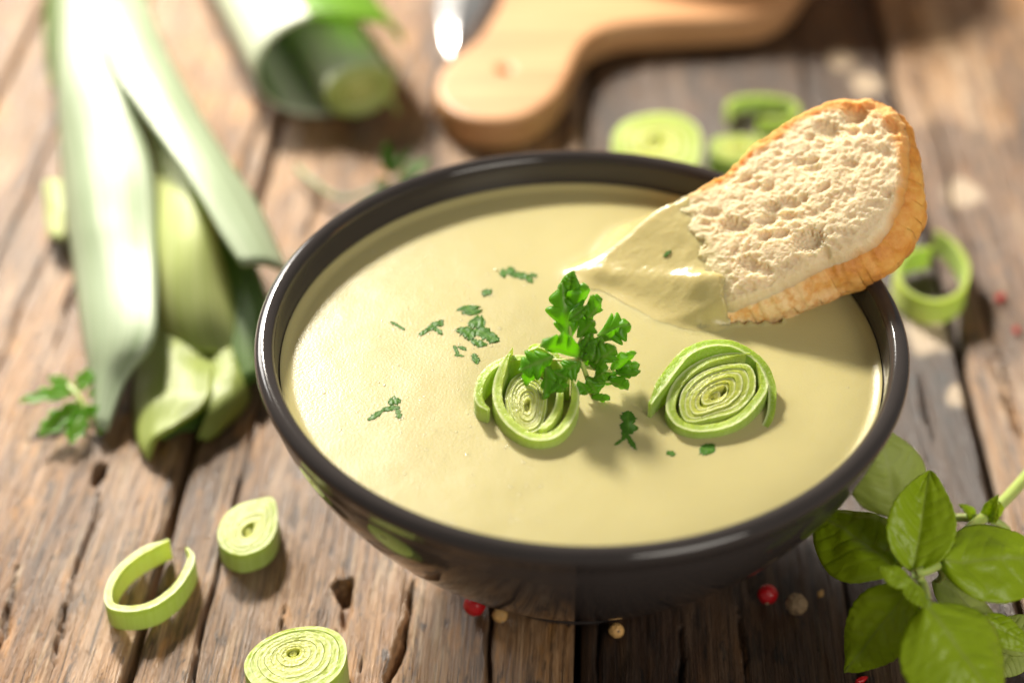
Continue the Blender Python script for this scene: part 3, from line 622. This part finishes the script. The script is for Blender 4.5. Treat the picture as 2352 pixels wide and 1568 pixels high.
# parsley sprig on the left slice
pb0 = P(1345, 915, ZS); PN = unit(np.array([-.12, -.86, .50]))
Qp = lambda x, y, dz=0.0: PP(1010.6 + .2539 * x, 581.9 + .2539 * y, pb0 + PN * dz, PN)
pars = thing('parsley_sprig', tuple(pb0), 'upright curly green parsley sprig garnishing the middle of the soup', 'parsley')
LE = [((1175, 790), (1105, 270), 120, 0, 3, .0), ((1190, 570), (1325, 285), 105, -.002, 2, .1), ((1175, 370), (1190, 170), 62, -.001, 0, .0), ((1330, 590), (1490, 430), 100, .001, 3, -.15), ((1170, 600), (1330, 490), 36, .003, 0, .25),
      ((1240, 760), (1395, 600), 70, .002, 2, .3), ((1420, 740), (1685, 640), 105, -.006, 3, -.1), ((1480, 800), (1670, 715), 80, -.006, 2, .0), ((1290, 960), (1395, 740), 62, .004, 0, .3), ((1370, 970), (1445, 750), 60, .004, 0, .3),
      ((1400, 1000), (1585, 850), 84, .004, 3, .1), ((1250, 940), (935, 770), 130, .005, 3, .25), ((1020, 930), (715, 1060), 95, .006, 3, .1), ((860, 1000), (775, 1185), 50, .006, 2, .1), ((960, 1030), (990, 1295), 70, .007, 2, .3),
      ((1010, 1060), (1155, 1140), 62, .006, 2, .2), ((1030, 1120), (1110, 1250), 66, .006, 2, .25), ((1260, 980), (1110, 1090), 80, .004, 3, .2), ((1560, 1060), (1752, 880), 55, .001, 2, .2), ((1590, 1050), (1805, 1000), 52, .0, 2, .0),
      ((1590, 1090), (1800, 1095), 46, .0, 2, -.1), ((1380, 1150), (1480, 1080), 60, .003, 2, .2), ((1520, 1150), (1705, 1215), 74, .001, 2, .1), ((1330, 1140), (1430, 1270), 74, .003, 3, .1), ((1370, 1310), (1535, 1325), 46, .002, 2, .0),
      ((1250, 1150), (1330, 1270), 66, .003, 2, .2), ((1340, 1000), (1500, 1060), 90, .002, 3, .1), ((1280, 870), (1330, 1040), 90, .001, 3, .0), ((1330, 720), (1360, 560), 60, -.003, 2, .2), ((1440, 1060), (1560, 1180), 70, .0, 3, .1)]
pk = .2539 / F * .385
for i, (b, tp, w, dz, lo, cu) in enumerate(LE):
    nr = PN + .85 * np.array([math.sin(i * 2.1), .4 * math.cos(i * 1.7), math.sin(i * 3.3 + 1)])
    leaf(pars, 'leaflet', Qp(*b, dz), Qp(*tp, dz + .002 * math.sin(i * 1.3)), w * pk * 1.6, nr, mat=M_PARS, lobes=lo, curl=cu, fold=.35 if lo == 0 else .18, arch=.45, seed=i, n=34, m=11, slant=.9)
V, f = tube([Qp(1390, 1330, -.003), Qp(1340, 1150, 0), Qp(1270, 960, .002), Qp(1190, 780, .001), Qp(1170, 600, -.001)], [.0007, .0006, .0005, .0003]); mk('stem', V, f, M_STEM, pars)
for a_, b_ in (((1300, 1020), (1560, 1070)), ((1270, 960), (1000, 960)), ((1340, 1150), (1540, 1160)), ((1260, 900), (1460, 760)), ((1240, 860), (1340, 620))):
    V, f = tube([Qp(*a_, .001), (Qp(*a_, .001) + Qp(*b_, .001)) / 2 + PN * .001, Qp(*b_, .001)], [.0004, .00025]); mk('stem', V, f, M_STEM, pars)

# chopped parsley floating on the soup: each a scrap of leaf of its own
FL = [('dark crumpled parsley scrap floating near the highlight left of the bread', [(1165, 625, 24, 15, -.2), (1190, 633, 24, 13, .3), (1212, 640, 20, 9, .7), (1225, 632, 12, 6, .1)]),
      ('tiny round parsley scrap floating between two larger green scraps', [(1118, 672, 14, 11, .2)]),
      ('largest parsley scrap on the soup, a folded dark leaf with a pale lobe', [(1080, 712, 17, 18, 1.3), (1095, 742, 24, 18, .2), (1070, 765, 28, 18, .4), (1118, 770, 40, 18, .35), (1100, 788, 24, 10, .2)]),
      ('ragged thin parsley scrap floating left of the largest scrap', [(975, 762, 18, 6, -.5), (997, 748, 24, 8, -.6), (1005, 760, 18, 6, .6), (1012, 742, 10, 7, 1.0)]),
      ('single slanted parsley stalk bit left of the ragged thin scrap', [(913, 748, 25, 4, .6)]),
      ('sparse lacy parsley scrap just below the largest scrap', [(1048, 805, 16, 4, 1.3), (1062, 800, 13, 4, .5), (1055, 817, 14, 3.5, .1)]),
      ('small pointed parsley scrap above the left leek slice', [(1092, 824, 17, 7, 1.4)]),
      ('forked parsley scrap floating alone on the left of the soup', [(868, 950, 32, 7, -.55), (900, 938, 22, 7, -.15), (906, 922, 17, 11, -.3), (915, 950, 14, 5, 1.1)]),
      ('long ribbon parsley scrap hanging down between the two leek slices', [(1443, 970, 32, 13, 1.85), (1434, 995, 18, 6, 1.9), (1425, 1012, 20, 3.5, 2.5), (1449, 1014, 26, 4.5, 1.0)]),
      ('small square parsley scrap below the right leek slice', [(1625, 1031, 18, 14, .5)]),
      ('tiniest parsley speck below the right leek slice', [(1541, 1041, 10, 7, .9)])]
def scrap(cx, cy, Lx, Wx, an, i, j, zf):
    sc = .000082; base = np.array([*P(cx, cy, ZS)[:2], 0]); n, m = 26, 9
    T, S = np.meshgrid(np.linspace(-1, 1, n), np.linspace(-1, 1, m), indexing='ij')
    w = (1 - .7 * np.abs(T) ** 3) * (1 + .6 * pn(T * 2.5, i * 3.1 + j, .5) + .55 * pn(T * 7, S * 1.2 + i, j)); x = T * Lx * sc * (1 + .2 * pn(S * 2, i, j)); y = S * Wx * sc * w + .25 * Wx * sc * np.sin(T * 2 + j)
    yy = y / .7
    X = base[0] + x * math.cos(an) - 0 * yy + yy * math.sin(an) * -1 * -1; Yv = base[1] - (x * math.sin(an)) * 1.45 + yy * math.cos(an)
    Z = zf(X, Yv) + .00003 + .00022 * np.abs(pn(T * 1.2 + i, S * .8 + j, 2)) * min(1, Wx / 10)
    return np.stack([X, Yv, Z], -1).reshape(-1, 3), gridf(n, m), np.exp(-(S / .15) ** 2).ravel()
for i, (lab, ps) in enumerate(FL):
    parts = [scrap(*q, i, j, lambda x, y: soup_h(x, y)) for j, q in enumerate(ps)]
    V, f = join([(a, b) for a, b, _ in parts]); o = mk('parsley_scrap', V, f, M_FLECK, at=(*V[:, :2].mean(0), ZS), attrs={'vein': np.concatenate([c for _, _, c in parts])})
    o.modifiers.new('thickness', 'SOLIDIFY').thickness = .00014; tag(o, lab, 'parsley', 'chopped parsley on the soup')
bp = PP(1530, 582, A0 + NB * .0012, NB); V, f, v = leaf_grid(bp - ev * .001, bp + ev * .0012 + eu * .0004, .0006, NB, lobes=2, n=14, m=7)
o = mk('parsley_scrap', V, f, M_FLECK, at=bp, attrs={'vein': v}); o.modifiers.new('thickness', 'SOLIDIFY').thickness = .0003; tag(o, 'tiny parsley speck stuck on the soup coat of the bread', 'parsley', 'chopped parsley on the soup')

# ------------------------------------------------------------------ tiny bubbles on the soup
def domes(cs, rs):
    a = np.linspace(0, 2 * np.pi, 8, endpoint=False); parts = []
    for c, r in zip(cs, rs):
        V = [];
        for e in (0, .5, 1.0): V += [(c[0] + r * math.cos(e) * math.cos(t), c[1] + r * math.cos(e) * math.sin(t), c[2] + r * .4 * math.sin(e)) for t in a]
        V.append((c[0], c[1], c[2] + r * .4)); f = gridf(3, 8, cm=True).tolist() + [[16 + i, 16 + (i + 1) % 8, 24] for i in range(8)]
        parts.append((np.array(V), f))
    return join(parts)
bc, br = [], []
for _ in range(420):
    x, y = P(rng.uniform(700, 1250), rng.uniform(560, 1200), ZS)[:2] if _ < 330 else P(rng.uniform(800, 1950), rng.uniform(480, 1230), ZS)[:2]
    if math.hypot(x, y) < RS - .003: bc.append((x, y, float(soup_h(x, y)) - .00004)); br.append(.00011 + .00028 * rng.random() ** 3)
for (x, y) in [(1140, 620), (1225, 507), (1205, 655), (1230, 640), (1060, 735), (1045, 757), (1150, 755), (1130, 795), (985, 765), (965, 772), (905, 755), (925, 960), (905, 915), (1055, 790), (1085, 700), (1475, 940), (1160, 1028), (1530, 972), (1450, 1028), (1200, 1170), (1175, 1195), (1190, 1192), (1040, 1197), (1105, 665), (1130, 680)]:
    q = P(x, y, ZS); bc.append((q[0], q[1], float(soup_h(q[0], q[1])) - .00005)); br.append(.00035 if (x, y) != (1140, 620) else .0007)
V, f = domes(bc, br); o = fixn(mk('bubbles', V, f, M_BUB, soup)); o['kind'] = 'stuff'

# ------------------------------------------------------------------ basil sprig at the lower right
BK = (1715, 980, .3749); Qb = lambda x, y, z: P(BK[0] + BK[2] * x, BK[1] + BK[2] * y, z)
bas = thing('basil_sprig', tuple(Qb(1440, 565, 0)), 'fresh green basil sprig with broad veined leaves lying beside the bowl', 'basil')
bk = .3749 / F * .375
def bleaf(b, zb_, tp, zt_, w, nr, mat, **kw):
    leaf(bas, 'leaf', Qb(*b, zb_), Qb(*tp, zt_), w * bk * 1.14, np.array(nr, float), mat=mat, thick=.0004, n=60, m=31, **{**dict(bumpy=.00018, arch=.26, curl=-.04), **kw})
bleaf((905, 855), .040, (400, 480), .034, 235, (-.2, -.3, 1), M_BAS, veins=6, seed=1)
bleaf((930, 560), .020, (820, 20), .040, 235, (-.1, -.5, .9), M_BASP, veins=6, seed=2)
bleaf((1020, 890), .042, (1125, 262), .054, 185, (-.15, -.6, .8), M_BAS, veins=7, fold=.42, seed=3, arch=.0, serr=.012)
bleaf((1215, 822), .043, (1960, 790), .040, 240, (.1, -.3, 1), M_BAS, veins=6, seed=4)
bleaf((1095, 1080), .044, (1560, 1700), .034, 300, (.0, -.25, 1), M_BAS, veins=7, fold=-.1, seed=5, serr=.01)
bleaf((985, 1005), .040, (585, 1515), .014, 190, (.05, -.35, 1), M_BAS, veins=7, fold=.25, seed=6, serr=.014)
bleaf((1000, 960), .046, (815, 855), .048, 62, (0, -.3, 1), M_BAS, veins=5, seed=7)
bleaf((985, 920), .046, (1110, 1095), .045, 62, (.3, -.3, 1), M_BAS, veins=5, fold=-.4, seed=8)
bleaf((1170, 925), .022, (1660, 1330), .010, 190, (.2, 0, 1), M_BASP, veins=6, seed=9)
bleaf((1640, 1330), .008, (1530, 1520), .004, 120, (0, 0, 1), M_BASP, veins=5, seed=12)
bleaf((1425, 1165), .030, (1780, 1360), .026, 90, (.3, -.6, 1), M_BAS, veins=6, seed=10)
bleaf((1500, 1300), .018, (1900, 1220), .022, 120, (0, -.4, 1), M_BASP, veins=6, seed=11)
bleaf((1395, 565), .020, (1322, 478), .026, 40, (0, -.5, 1), M_BAS, veins=4, fold=.5, seed=13)
bleaf((1480, 570), .021, (1528, 430), .030, 50, (-.5, -.6, 1), M_BAS, veins=4, fold=.7, seed=14)
bleaf((1510, 570), .021, (1562, 470), .028, 40, (.5, -.6, 1), M_BAS, veins=4, fold=.7, seed=15)
for pts, rd in (([(2050, 0, .012), (1850, 150, .016), (1700, 320, .020), (1560, 470, .022), (1440, 565, .022), (1350, 640, .026), (1215, 805, .038), (1130, 865, .042), (1030, 900, .043)], [.0016, .0015, .0013, .0011]),
                ([(1180, 530, .018), (1260, 555, .019), (1340, 556, .020), (1440, 565, .021)], [.0010, .0011]), ([(1490, 565, .021), (1545, 590, .020), (1600, 630, .018)], [.0011, .0009]),
                ([(1040, 905, .043), (1080, 960, .040), (1110, 1080, .044)], [.0010, .0009]), ([(1180, 850, .036), (1200, 900, .028), (1180, 940, .022)], [.0010, .0008])):
    V, f = tube([Qb(*q) for q in pts], rd, 12); mk('stem', V, f, M_STEM, bas)

# small parsley sprigs on the table
def sprig(label, stem, leaves, mat=None, k=1.0):
    b = P(*stem[0][:2], 0); t = thing('parsley_sprig', tuple(b), label, 'parsley')
    V, f = tube([P(x, y, zz) for x, y, zz in stem], [.0010, .0008], 8); mk('stem', V, f, M_STEM if mat is None else M_STEMD, t)
    for i, (b_, tp, w, z0, z1) in enumerate(leaves):
        leaf(t, 'leaflet', P(*b_, z0), P(*tp, z1), k * w / F * .66, np.array([.3 * math.sin(i * 2), -.3 + .3 * math.cos(i), 1]), mat=mat or M_PARS, lobes=3, seed=i, n=30, m=11, curl=.1, fold=.15, slant=.8)
sprig('bright parsley sprig lying beside the cut leek leaf tips', [(245, 985, .001), (205, 950, .004), (175, 905, .006), (150, 880, .006)],
      [((180, 890), (48, 930), 26, .006, .004), ((165, 905), (95, 905), 22, .008, .010), ((195, 930), (215, 955), 26, .006, .004), ((185, 925), (88, 1005), 30, .006, .003), ((190, 935), (160, 1025), 26, .006, .002), ((185, 900), (205, 850), 26, .006, .008), ((170, 890), (110, 870), 22, .006, .008), ((200, 905), (218, 900), 22, .005, .006), ((225, 975), (240, 990), 18, .004, .002)], None, .8)
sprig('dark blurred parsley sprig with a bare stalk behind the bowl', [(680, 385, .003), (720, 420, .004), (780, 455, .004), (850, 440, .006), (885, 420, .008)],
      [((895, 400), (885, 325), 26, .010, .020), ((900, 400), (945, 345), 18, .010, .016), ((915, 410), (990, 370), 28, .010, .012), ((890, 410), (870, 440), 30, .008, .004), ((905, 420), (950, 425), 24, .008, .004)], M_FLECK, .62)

# ------------------------------------------------------------------ the two leeks
def ribbon(parent, name, left, right, bulge, mat, n=60, m=17, thick=.0014, cut=None, seed=0):
    """leaf between two edges in space, arched upward by bulge; cut trims the far end to a slant"""
    a = spline([P(x, y, z) for x, y, z in left], n); b = spline([P(x, y, z) for x, y, z in right], n)
    s_ = np.linspace(0, 1, m); V = a[:, None] * (1 - s_)[None, :, None] + b[:, None] * s_[None, :, None]
    tn = unit(np.gradient((a + b) / 2, axis=0)); ac = unit(b - a); nr = np.cross(ac, tn); nr = np.where(nr[:, 2:] < 0, -nr, nr)
    bl = np.interp(np.linspace(0, 1, n), np.linspace(0, 1, len(np.atleast_1d(bulge))), np.atleast_1d(bulge))
    V = V + nr[:, None] * (bl[:, None] * (1 - (2 * s_ - 1) ** 2)[None])[..., None]
    v = np.linspace(0, 1, n)
    V = V + nr[:, None] * (.0006 * pn(v[:, None] * 6, s_[None] * 3, seed))[..., None]
    U, Vv = np.meshgrid(s_, v); o = mk(name, V.reshape(-1, 3), gridf(n, m), mat, parent, attrs={'u': U, 'v': Vv})
    q = o.modifiers.new('thickness', 'SOLIDIFY'); q.thickness = thick; q.offset = 0; return o
lk = thing('leek', tuple(P(330, 900, 0)), 'long whole leek with broad waxy leaves cut off beside the bowl', 'leek', 'leeks')
# deep leaf lying under everything on the right
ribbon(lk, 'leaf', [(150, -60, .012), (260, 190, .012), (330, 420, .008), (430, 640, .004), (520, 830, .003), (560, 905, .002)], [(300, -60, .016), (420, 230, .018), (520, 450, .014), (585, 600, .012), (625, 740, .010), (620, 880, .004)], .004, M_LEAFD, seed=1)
# broad left leaf folding over
ribbon(lk, 'leaf', [(140, -60, .030), (135, 150, .026), (140, 350, .016), (165, 560, .010), (190, 750, .008), (212, 880, .004), (222, 985, .001)], [(250, -60, .034), (280, 180, .034), (345, 380, .027), (358, 560, .020), (356, 770, .018), (290, 870, .010), (245, 990, .003)], [.006, .007, .008, .009, .009, .005, .001], M_LEAFW, seed=2)
# right strip
ribbon(lk, 'leaf', [(170, -60, .032), (255, 150, .038), (350, 290, .036), (440, 420, .034), (505, 530, .031), (557, 610, .028)], [(300, -80, .026), (375, 110, .030), (455, 260, .028), (540, 400, .024), (600, 490, .021), (662, 632, .018)], [.004, .005, .004, .003, .002], M_LEAFW, seed=3)
# middle sheath, yellow green half tube
ribbon(lk, 'sheath', [(300, 200, .022), (352, 400, .021), (358, 560, .018), (368, 700, .010), (396, 818, .001)], [(330, 250, .014), (400, 385, .014), (462, 490, .013), (518, 630, .011), (562, 745, .007), (598, 832, .001)], [.010, .013, .014, .012, .0085], M_LEAFG, seed=4)
# inner core with the cut end
ribbon(lk, 'core', [(350, 700, .001), (322, 820, .002), (310, 900, .001), (318, 1010, .001), (342, 1055, .001)], [(500, 700, .002), (497, 800, .003), (490, 870, .007), (480, 925, .008), (395, 985, .008)], [.0, .004, .004, .004, .002], M_LEAFE, seed=5)
ribbon(lk, 'core', [(480, 720, .002), (484, 830, .004), (487, 900, .008), (470, 960, .006), (452, 1008, .001)], [(555, 720, .001), (563, 830, .004), (568, 890, .003), (560, 935, .001), (478, 1008, .0005)], [.0, .0035, .003, .003, .001], M_LEAFE, seed=6)
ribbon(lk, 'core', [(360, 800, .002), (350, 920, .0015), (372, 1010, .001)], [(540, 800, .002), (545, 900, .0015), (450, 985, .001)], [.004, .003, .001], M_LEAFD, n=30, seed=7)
# small pale leaf tips at the left flank and at the far end
ribbon(lk, 'leaf', [(105, 430, .004), (112, 500, .003), (118, 548, .002)], [(150, 420, .010), (150, 490, .008), (148, 552, .006)], .003, M_LEAFG, n=20, seed=9)
ribbon(lk, 'leaf', [(110, -30, .006), (105, 90, .004), (125, 190, .003)], [(180, -30, .020), (165, 90, .018), (142, 215, .010)], .004, M_LEAFD, n=24, seed=10)
ribbon(lk, 'leaf', [(200, -20, .030), (215, 0, .032), (260, 15, .03)], [(340, -20, .014), (335, 25, .014), (330, 65, .012)], .004, M_LEAFD, n=24, seed=11)

# second leek: rolled sheath open toward us, with a cut heart inside
l2 = thing('leek', tuple(P(640, 200, 0)), 'second leek with a rolled white sheath and cut heart lying behind', 'leek', 'leeks')
front = P(760, 155, .0172); back = P(500, -265, .0172); ax = unit(back - front); side = unit(np.cross(ax, [0, 0, 1.0])); upv = np.cross(side, ax); upv = upv if upv[2] > 0 else -upv
side = side if side[0] > 0 else -side
def roll(r0, r1, a0, a1, fr, bk_, squash=1.0, n=46, m=44, mouth=None):
    t = np.linspace(0, 1, n); al = np.linspace(a0, a1, m); T, A = np.meshgrid(t, al, indexing='ij'); R = r0 + (r1 - r0) * T
    st = mouth(A) if mouth else 0
    pos = fr + (ax * 1.0)[None, None] * (st + (np.linalg.norm(bk_ - fr) - st) * T)[..., None]
    V = pos + side * (R * np.cos(A))[..., None] + upv * (R * squash * np.sin(A))[..., None]
    return V, A / (2 * np.pi), T
V, U, T = roll(.0248, .0212, math.radians(72), math.radians(338), front, back, .62, mouth=lambda A: .006 * np.sin(A) + .0025)
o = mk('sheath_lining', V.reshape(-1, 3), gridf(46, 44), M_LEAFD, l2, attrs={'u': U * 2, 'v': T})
V, U, T = roll(.0262, .0225, math.radians(75), math.radians(335), front, back, .63, mouth=lambda A: .006 * np.sin(A) + .002)
o = mk('sheath', V.reshape(-1, 3), gridf(46, 44), M_LEAFS, l2, attrs={'u': U * 2, 'v': T}); q = o.modifiers.new('thickness', 'SOLIDIFY'); q.thickness = .0012
V, U, T = roll(.0285, .024, math.radians(2), math.radians(98), front, back, .66, mouth=lambda A: .004 * np.cos(A * 3) + .003)
o = mk('leaf', V.reshape(-1, 3), gridf(46, 44), M_LEAFA, l2, attrs={'u': U * 2, 'v': T}); q = o.modifiers.new('thickness', 'SOLIDIFY'); q.thickness = .0012
hf = P(818, 195, .0125) - ax * .004; 
V, U, T = roll(.0125, .0125, 0, 2 * np.pi, hf, back + (hf - front), .78)
mk('heart', V.reshape(-1, 3), gridf(46, 44), M_LEAFS, l2, attrs={'u': U, 'v': T})
al = np.linspace(0, 2 * np.pi, 60, endpoint=False)
for k, (a_, b_) in enumerate(((1, .84), (.80, .64), (.60, .45), (.42, .28), (.24, .04))):
    rows_ = []
    for rr_, d in ((a_, .004), (a_, 0), ((a_ + b_) / 2, -.0004), (b_, 0), (b_, .004)):
        rows_.append(hf - ax * (.0006 - d + .0004 * math.sin(k * 2)) + side * (.0124 * rr_ * np.cos(al))[:, None] + upv * (.0124 * .78 * rr_ * np.sin(al))[:, None])
    V = np.array(rows_).reshape(-1, 3); fixn(mk('layer', V, gridf(5, 60, cm=True), M_LEEK, l2, attrs={'rad': np.repeat([a_, a_, (a_ + b_) / 2, b_, b_], 60), 'edge': np.repeat([0, .7, 0, .7, 0], 60), 'side': np.zeros(300)}))
V, f = tube([P(880, 215, .006), P(905, 240, .003), P(912, 265, .0006)], [.0012, .0009, .0006], 8); mk('fibre', V, f, M_STEM, l2)

# ------------------------------------------------------------------ cutting board, loaf, knife
def curve_solid(name, loops, z0, z1, mat, parent, bevel=.0025, org=(0, 0, 0)):
    cu = bpy.data.curves.new(name, 'CURVE'); cu.dimensions = '2D'; cu.fill_mode = 'BOTH'; cu.extrude = (z1 - z0) / 2 - bevel; cu.bevel_depth = bevel; cu.bevel_resolution = 3
    for lp in loops:
        sp = cu.splines.new('POLY'); sp.points.add(len(lp) - 1); sp.use_cyclic_u = True
        for k, q in enumerate(lp): sp.points[k].co = (q[0] - org[0], q[1] - org[1], 0, 1)
    tmp = bpy.data.objects.new(name + '_outline', cu); SC.collection.objects.link(tmp)
    me = bpy.data.meshes.new_from_object(tmp.evaluated_get(bpy.context.evaluated_depsgraph_get())); bpy.data.objects.remove(tmp)
    me.name = name; me.materials.clear(); me.materials.append(mat); o = bpy.data.objects.new(name, me); SC.collection.objects.link(o); o.parent = parent; o.location = (0, 0, (z0 + z1) / 2)
    me.polygons.foreach_set('use_smooth', np.ones(len(me.polygons), bool)); return o
BT = .0125
brd = thing('cutting_board', tuple(P(1300, 150, 0)), 'beech cutting board whose rounded handle with hanging hole points forward', 'cutting board')
bo = [(1170, -60), (1130, 60), (1085, 110), (1040, 145), (1016, 190), (1022, 225), (1060, 255), (1120, 268), (1190, 262), (1245, 232), (1285, 185), (1310, 125), (1345, 80), (1400, 55), (1500, 42), (1650, 35), (1760, 20), (1830, -40), (1900, -200), (1700, -420), (1250, -420), (1100, -250)]
lo = spline([P(x, y, BT)[:2] for x, y in bo], 160, True); hc = P(1158, 158, BT)[:2]
hole = [hc + .0042 * np.array([math.cos(t), -math.sin(t)]) for t in np.linspace(0, 2 * np.pi, 28, endpoint=False)]
curve_solid('board', [lo, hole], 0.0002, BT, M_BOARD, brd, .0022, brd.location)
lf0 = P(1640, -70, BT); loaf = thing('bread_loaf', (lf0[0], lf0[1], BT), 'brown crusted loaf resting on the cutting board', 'bread')
n, m = 40, 30; T, A = np.meshgrid(np.linspace(0, 1, n), np.linspace(0, 2 * np.pi, m, endpoint=False), indexing='ij'); R = np.sin(np.pi * np.clip(T, .002, .998)) ** .45 * (1 + .06 * pn(T * 7, np.cos(A) * 2, np.sin(A) * 2))
V = np.stack([lf0[0] - .055 + .13 * T, lf0[1] + .02 + .035 * R * np.cos(A) + .02 * T, BT + np.maximum(.0004, .026 + .03 * R * np.sin(A) + .0)], -1)
mk('crust', V.reshape(-1, 3), gridf(n, m, cm=True), M_LOAF, loaf, attrs={'flour': np.zeros(n * m)})
rf = P(2240, -75, 0); rl = thing('bread_roll', (rf[0], rf[1] + .03, 0), 'dark brown blurred bread roll at the far right table edge', 'bread')
V = np.stack([rf[0] - .035 + .15 * T, rf[1] + .036 + .034 * R * np.cos(A), np.maximum(.001, .024 + .026 * R * np.sin(A))], -1); mk('crust', V.reshape(-1, 3), gridf(n, m, cm=True), M_LOAF, rl, attrs={'flour': np.zeros(n * m)})
kn = thing('knife', tuple(P(1070, 20, 0)), 'steel knife tip shining white beside the cutting board handle', 'knife')
tip = P(1034, 132, .012); e1 = P(1012, 60, .0155); e2 = P(1010, -40, .018); b1 = P(1085, 60, .0155); b2 = P(1130, -40, .018); kd = unit((e2 + b2) / 2 - tip)
ll = spline([tip, e1, e2, e2 + kd * .09], 24); rr2 = spline([tip + np.array([.0004, 0, 0]), b1, b2, b2 + kd * .09], 24)
V = np.concatenate([np.stack([ll, ll * .5 + rr2 * .5 + np.array([0, 0, .0007]), rr2], 1), np.stack([ll, ll * .5 + rr2 * .5 - np.array([0, 0, .0007]), rr2], 1) - np.array([0, 0, .0012])], 1).reshape(-1, 3)
fixn(mk('blade', V, gridf(24, 6, cm=True), M_STEEL, kn, smooth=False)); hb = (ll[-1] + rr2[-1]) / 2
V, f = tube([hb, hb + kd * .05 + np.array([0, 0, .002]), hb + kd * .11], [.009, .0105, .008], 14); mk('handle', V, f, M_DARKW, kn)

# ------------------------------------------------------------------ peppercorns
def corn(label, x, y, r, mat, wr=.05, stalk=None):
    c = P(x, y, r); n, m = 20, 28; e, a = np.meshgrid(np.linspace(-np.pi / 2, np.pi / 2, n), np.linspace(0, 2 * np.pi, m, endpoint=False), indexing='ij')
    d = np.stack([np.cos(e) * np.cos(a), np.cos(e) * np.sin(a), np.sin(e)], -1); R = r * (1 + wr * fbm(d[..., 0] * 2.6 + x, d[..., 1] * 2.6, d[..., 2] * 2.6, 3))
    t = thing('peppercorn', (c[0], c[1], 0), label, 'peppercorn', 'peppercorns'); V = c + d * R[..., None]; V[..., 2] += -V[..., 2].min()
    mk('skin', V.reshape(-1, 3), gridf(n, m, cm=True), mat, t)
    if stalk is not None:
        s_ = unit(np.array(stalk, float)); V, f = tube([c + s_ * r * .92, c + s_ * r * 1.1], [r * .22, r * .16], 8); mk('stalk_scar', V, f, M_GREY, t)
corn('red peppercorn half hidden under the front of the bowl', 1090, 1388, .0027, M_RED, .10)
corn('tan oval peppercorn next to the red one under the bowl', 1149, 1411, .0019, M_TAN, .12, (.2, -.7, -.3))
corn('small orange peppercorn in front of the bowl foot', 1416, 1447, .0018, M_TAN, .10, (.2, -.6, .5))
corn('red peppercorn with brown stalk scar on dark wood near the basil', 1763, 1364, .0025, M_RED, .06, (-.1, -.75, -.2))
corn('grey brown wrinkled peppercorn between the red one and the basil', 1829, 1388, .0026, M_GREY, .14, (-.5, .1, .8))
def chip(label, x, y, L, W, mat, an):
    b = P(x, y, .0006); d = np.array([math.cos(an), math.sin(an), .1]); V, f, v = leaf_grid(b - d * L / 2, b + d * L / 2, W, np.array([0, -.3, 1.0]), n=12, m=7, arch=.9)
    o = mk('peppercorn_husk', V, f, mat, at=(b[0], b[1], 0), attrs={'vein': v}); o.modifiers.new('thickness', 'SOLIDIFY').thickness = .00014; tag(o, label, 'peppercorn husk', 'peppercorn husks')
chip('tiny pale husk flake lying beside the grey peppercorn', 1886, 1360, .0024, .0008, M_TAN, 1.0)
chip('red husk flake at the lower frame edge below the basil', 1980, 1558, .0034, .0009, M_RED, .4)
chip('small red husk flake on the pale plank right of the curled leek ring', 2300, 680, .004, .0012, M_RED, .8)
chip('red husk flake nearest the right frame edge beyond the basil', 2335, 755, .003, .001, M_RED, 1.4)
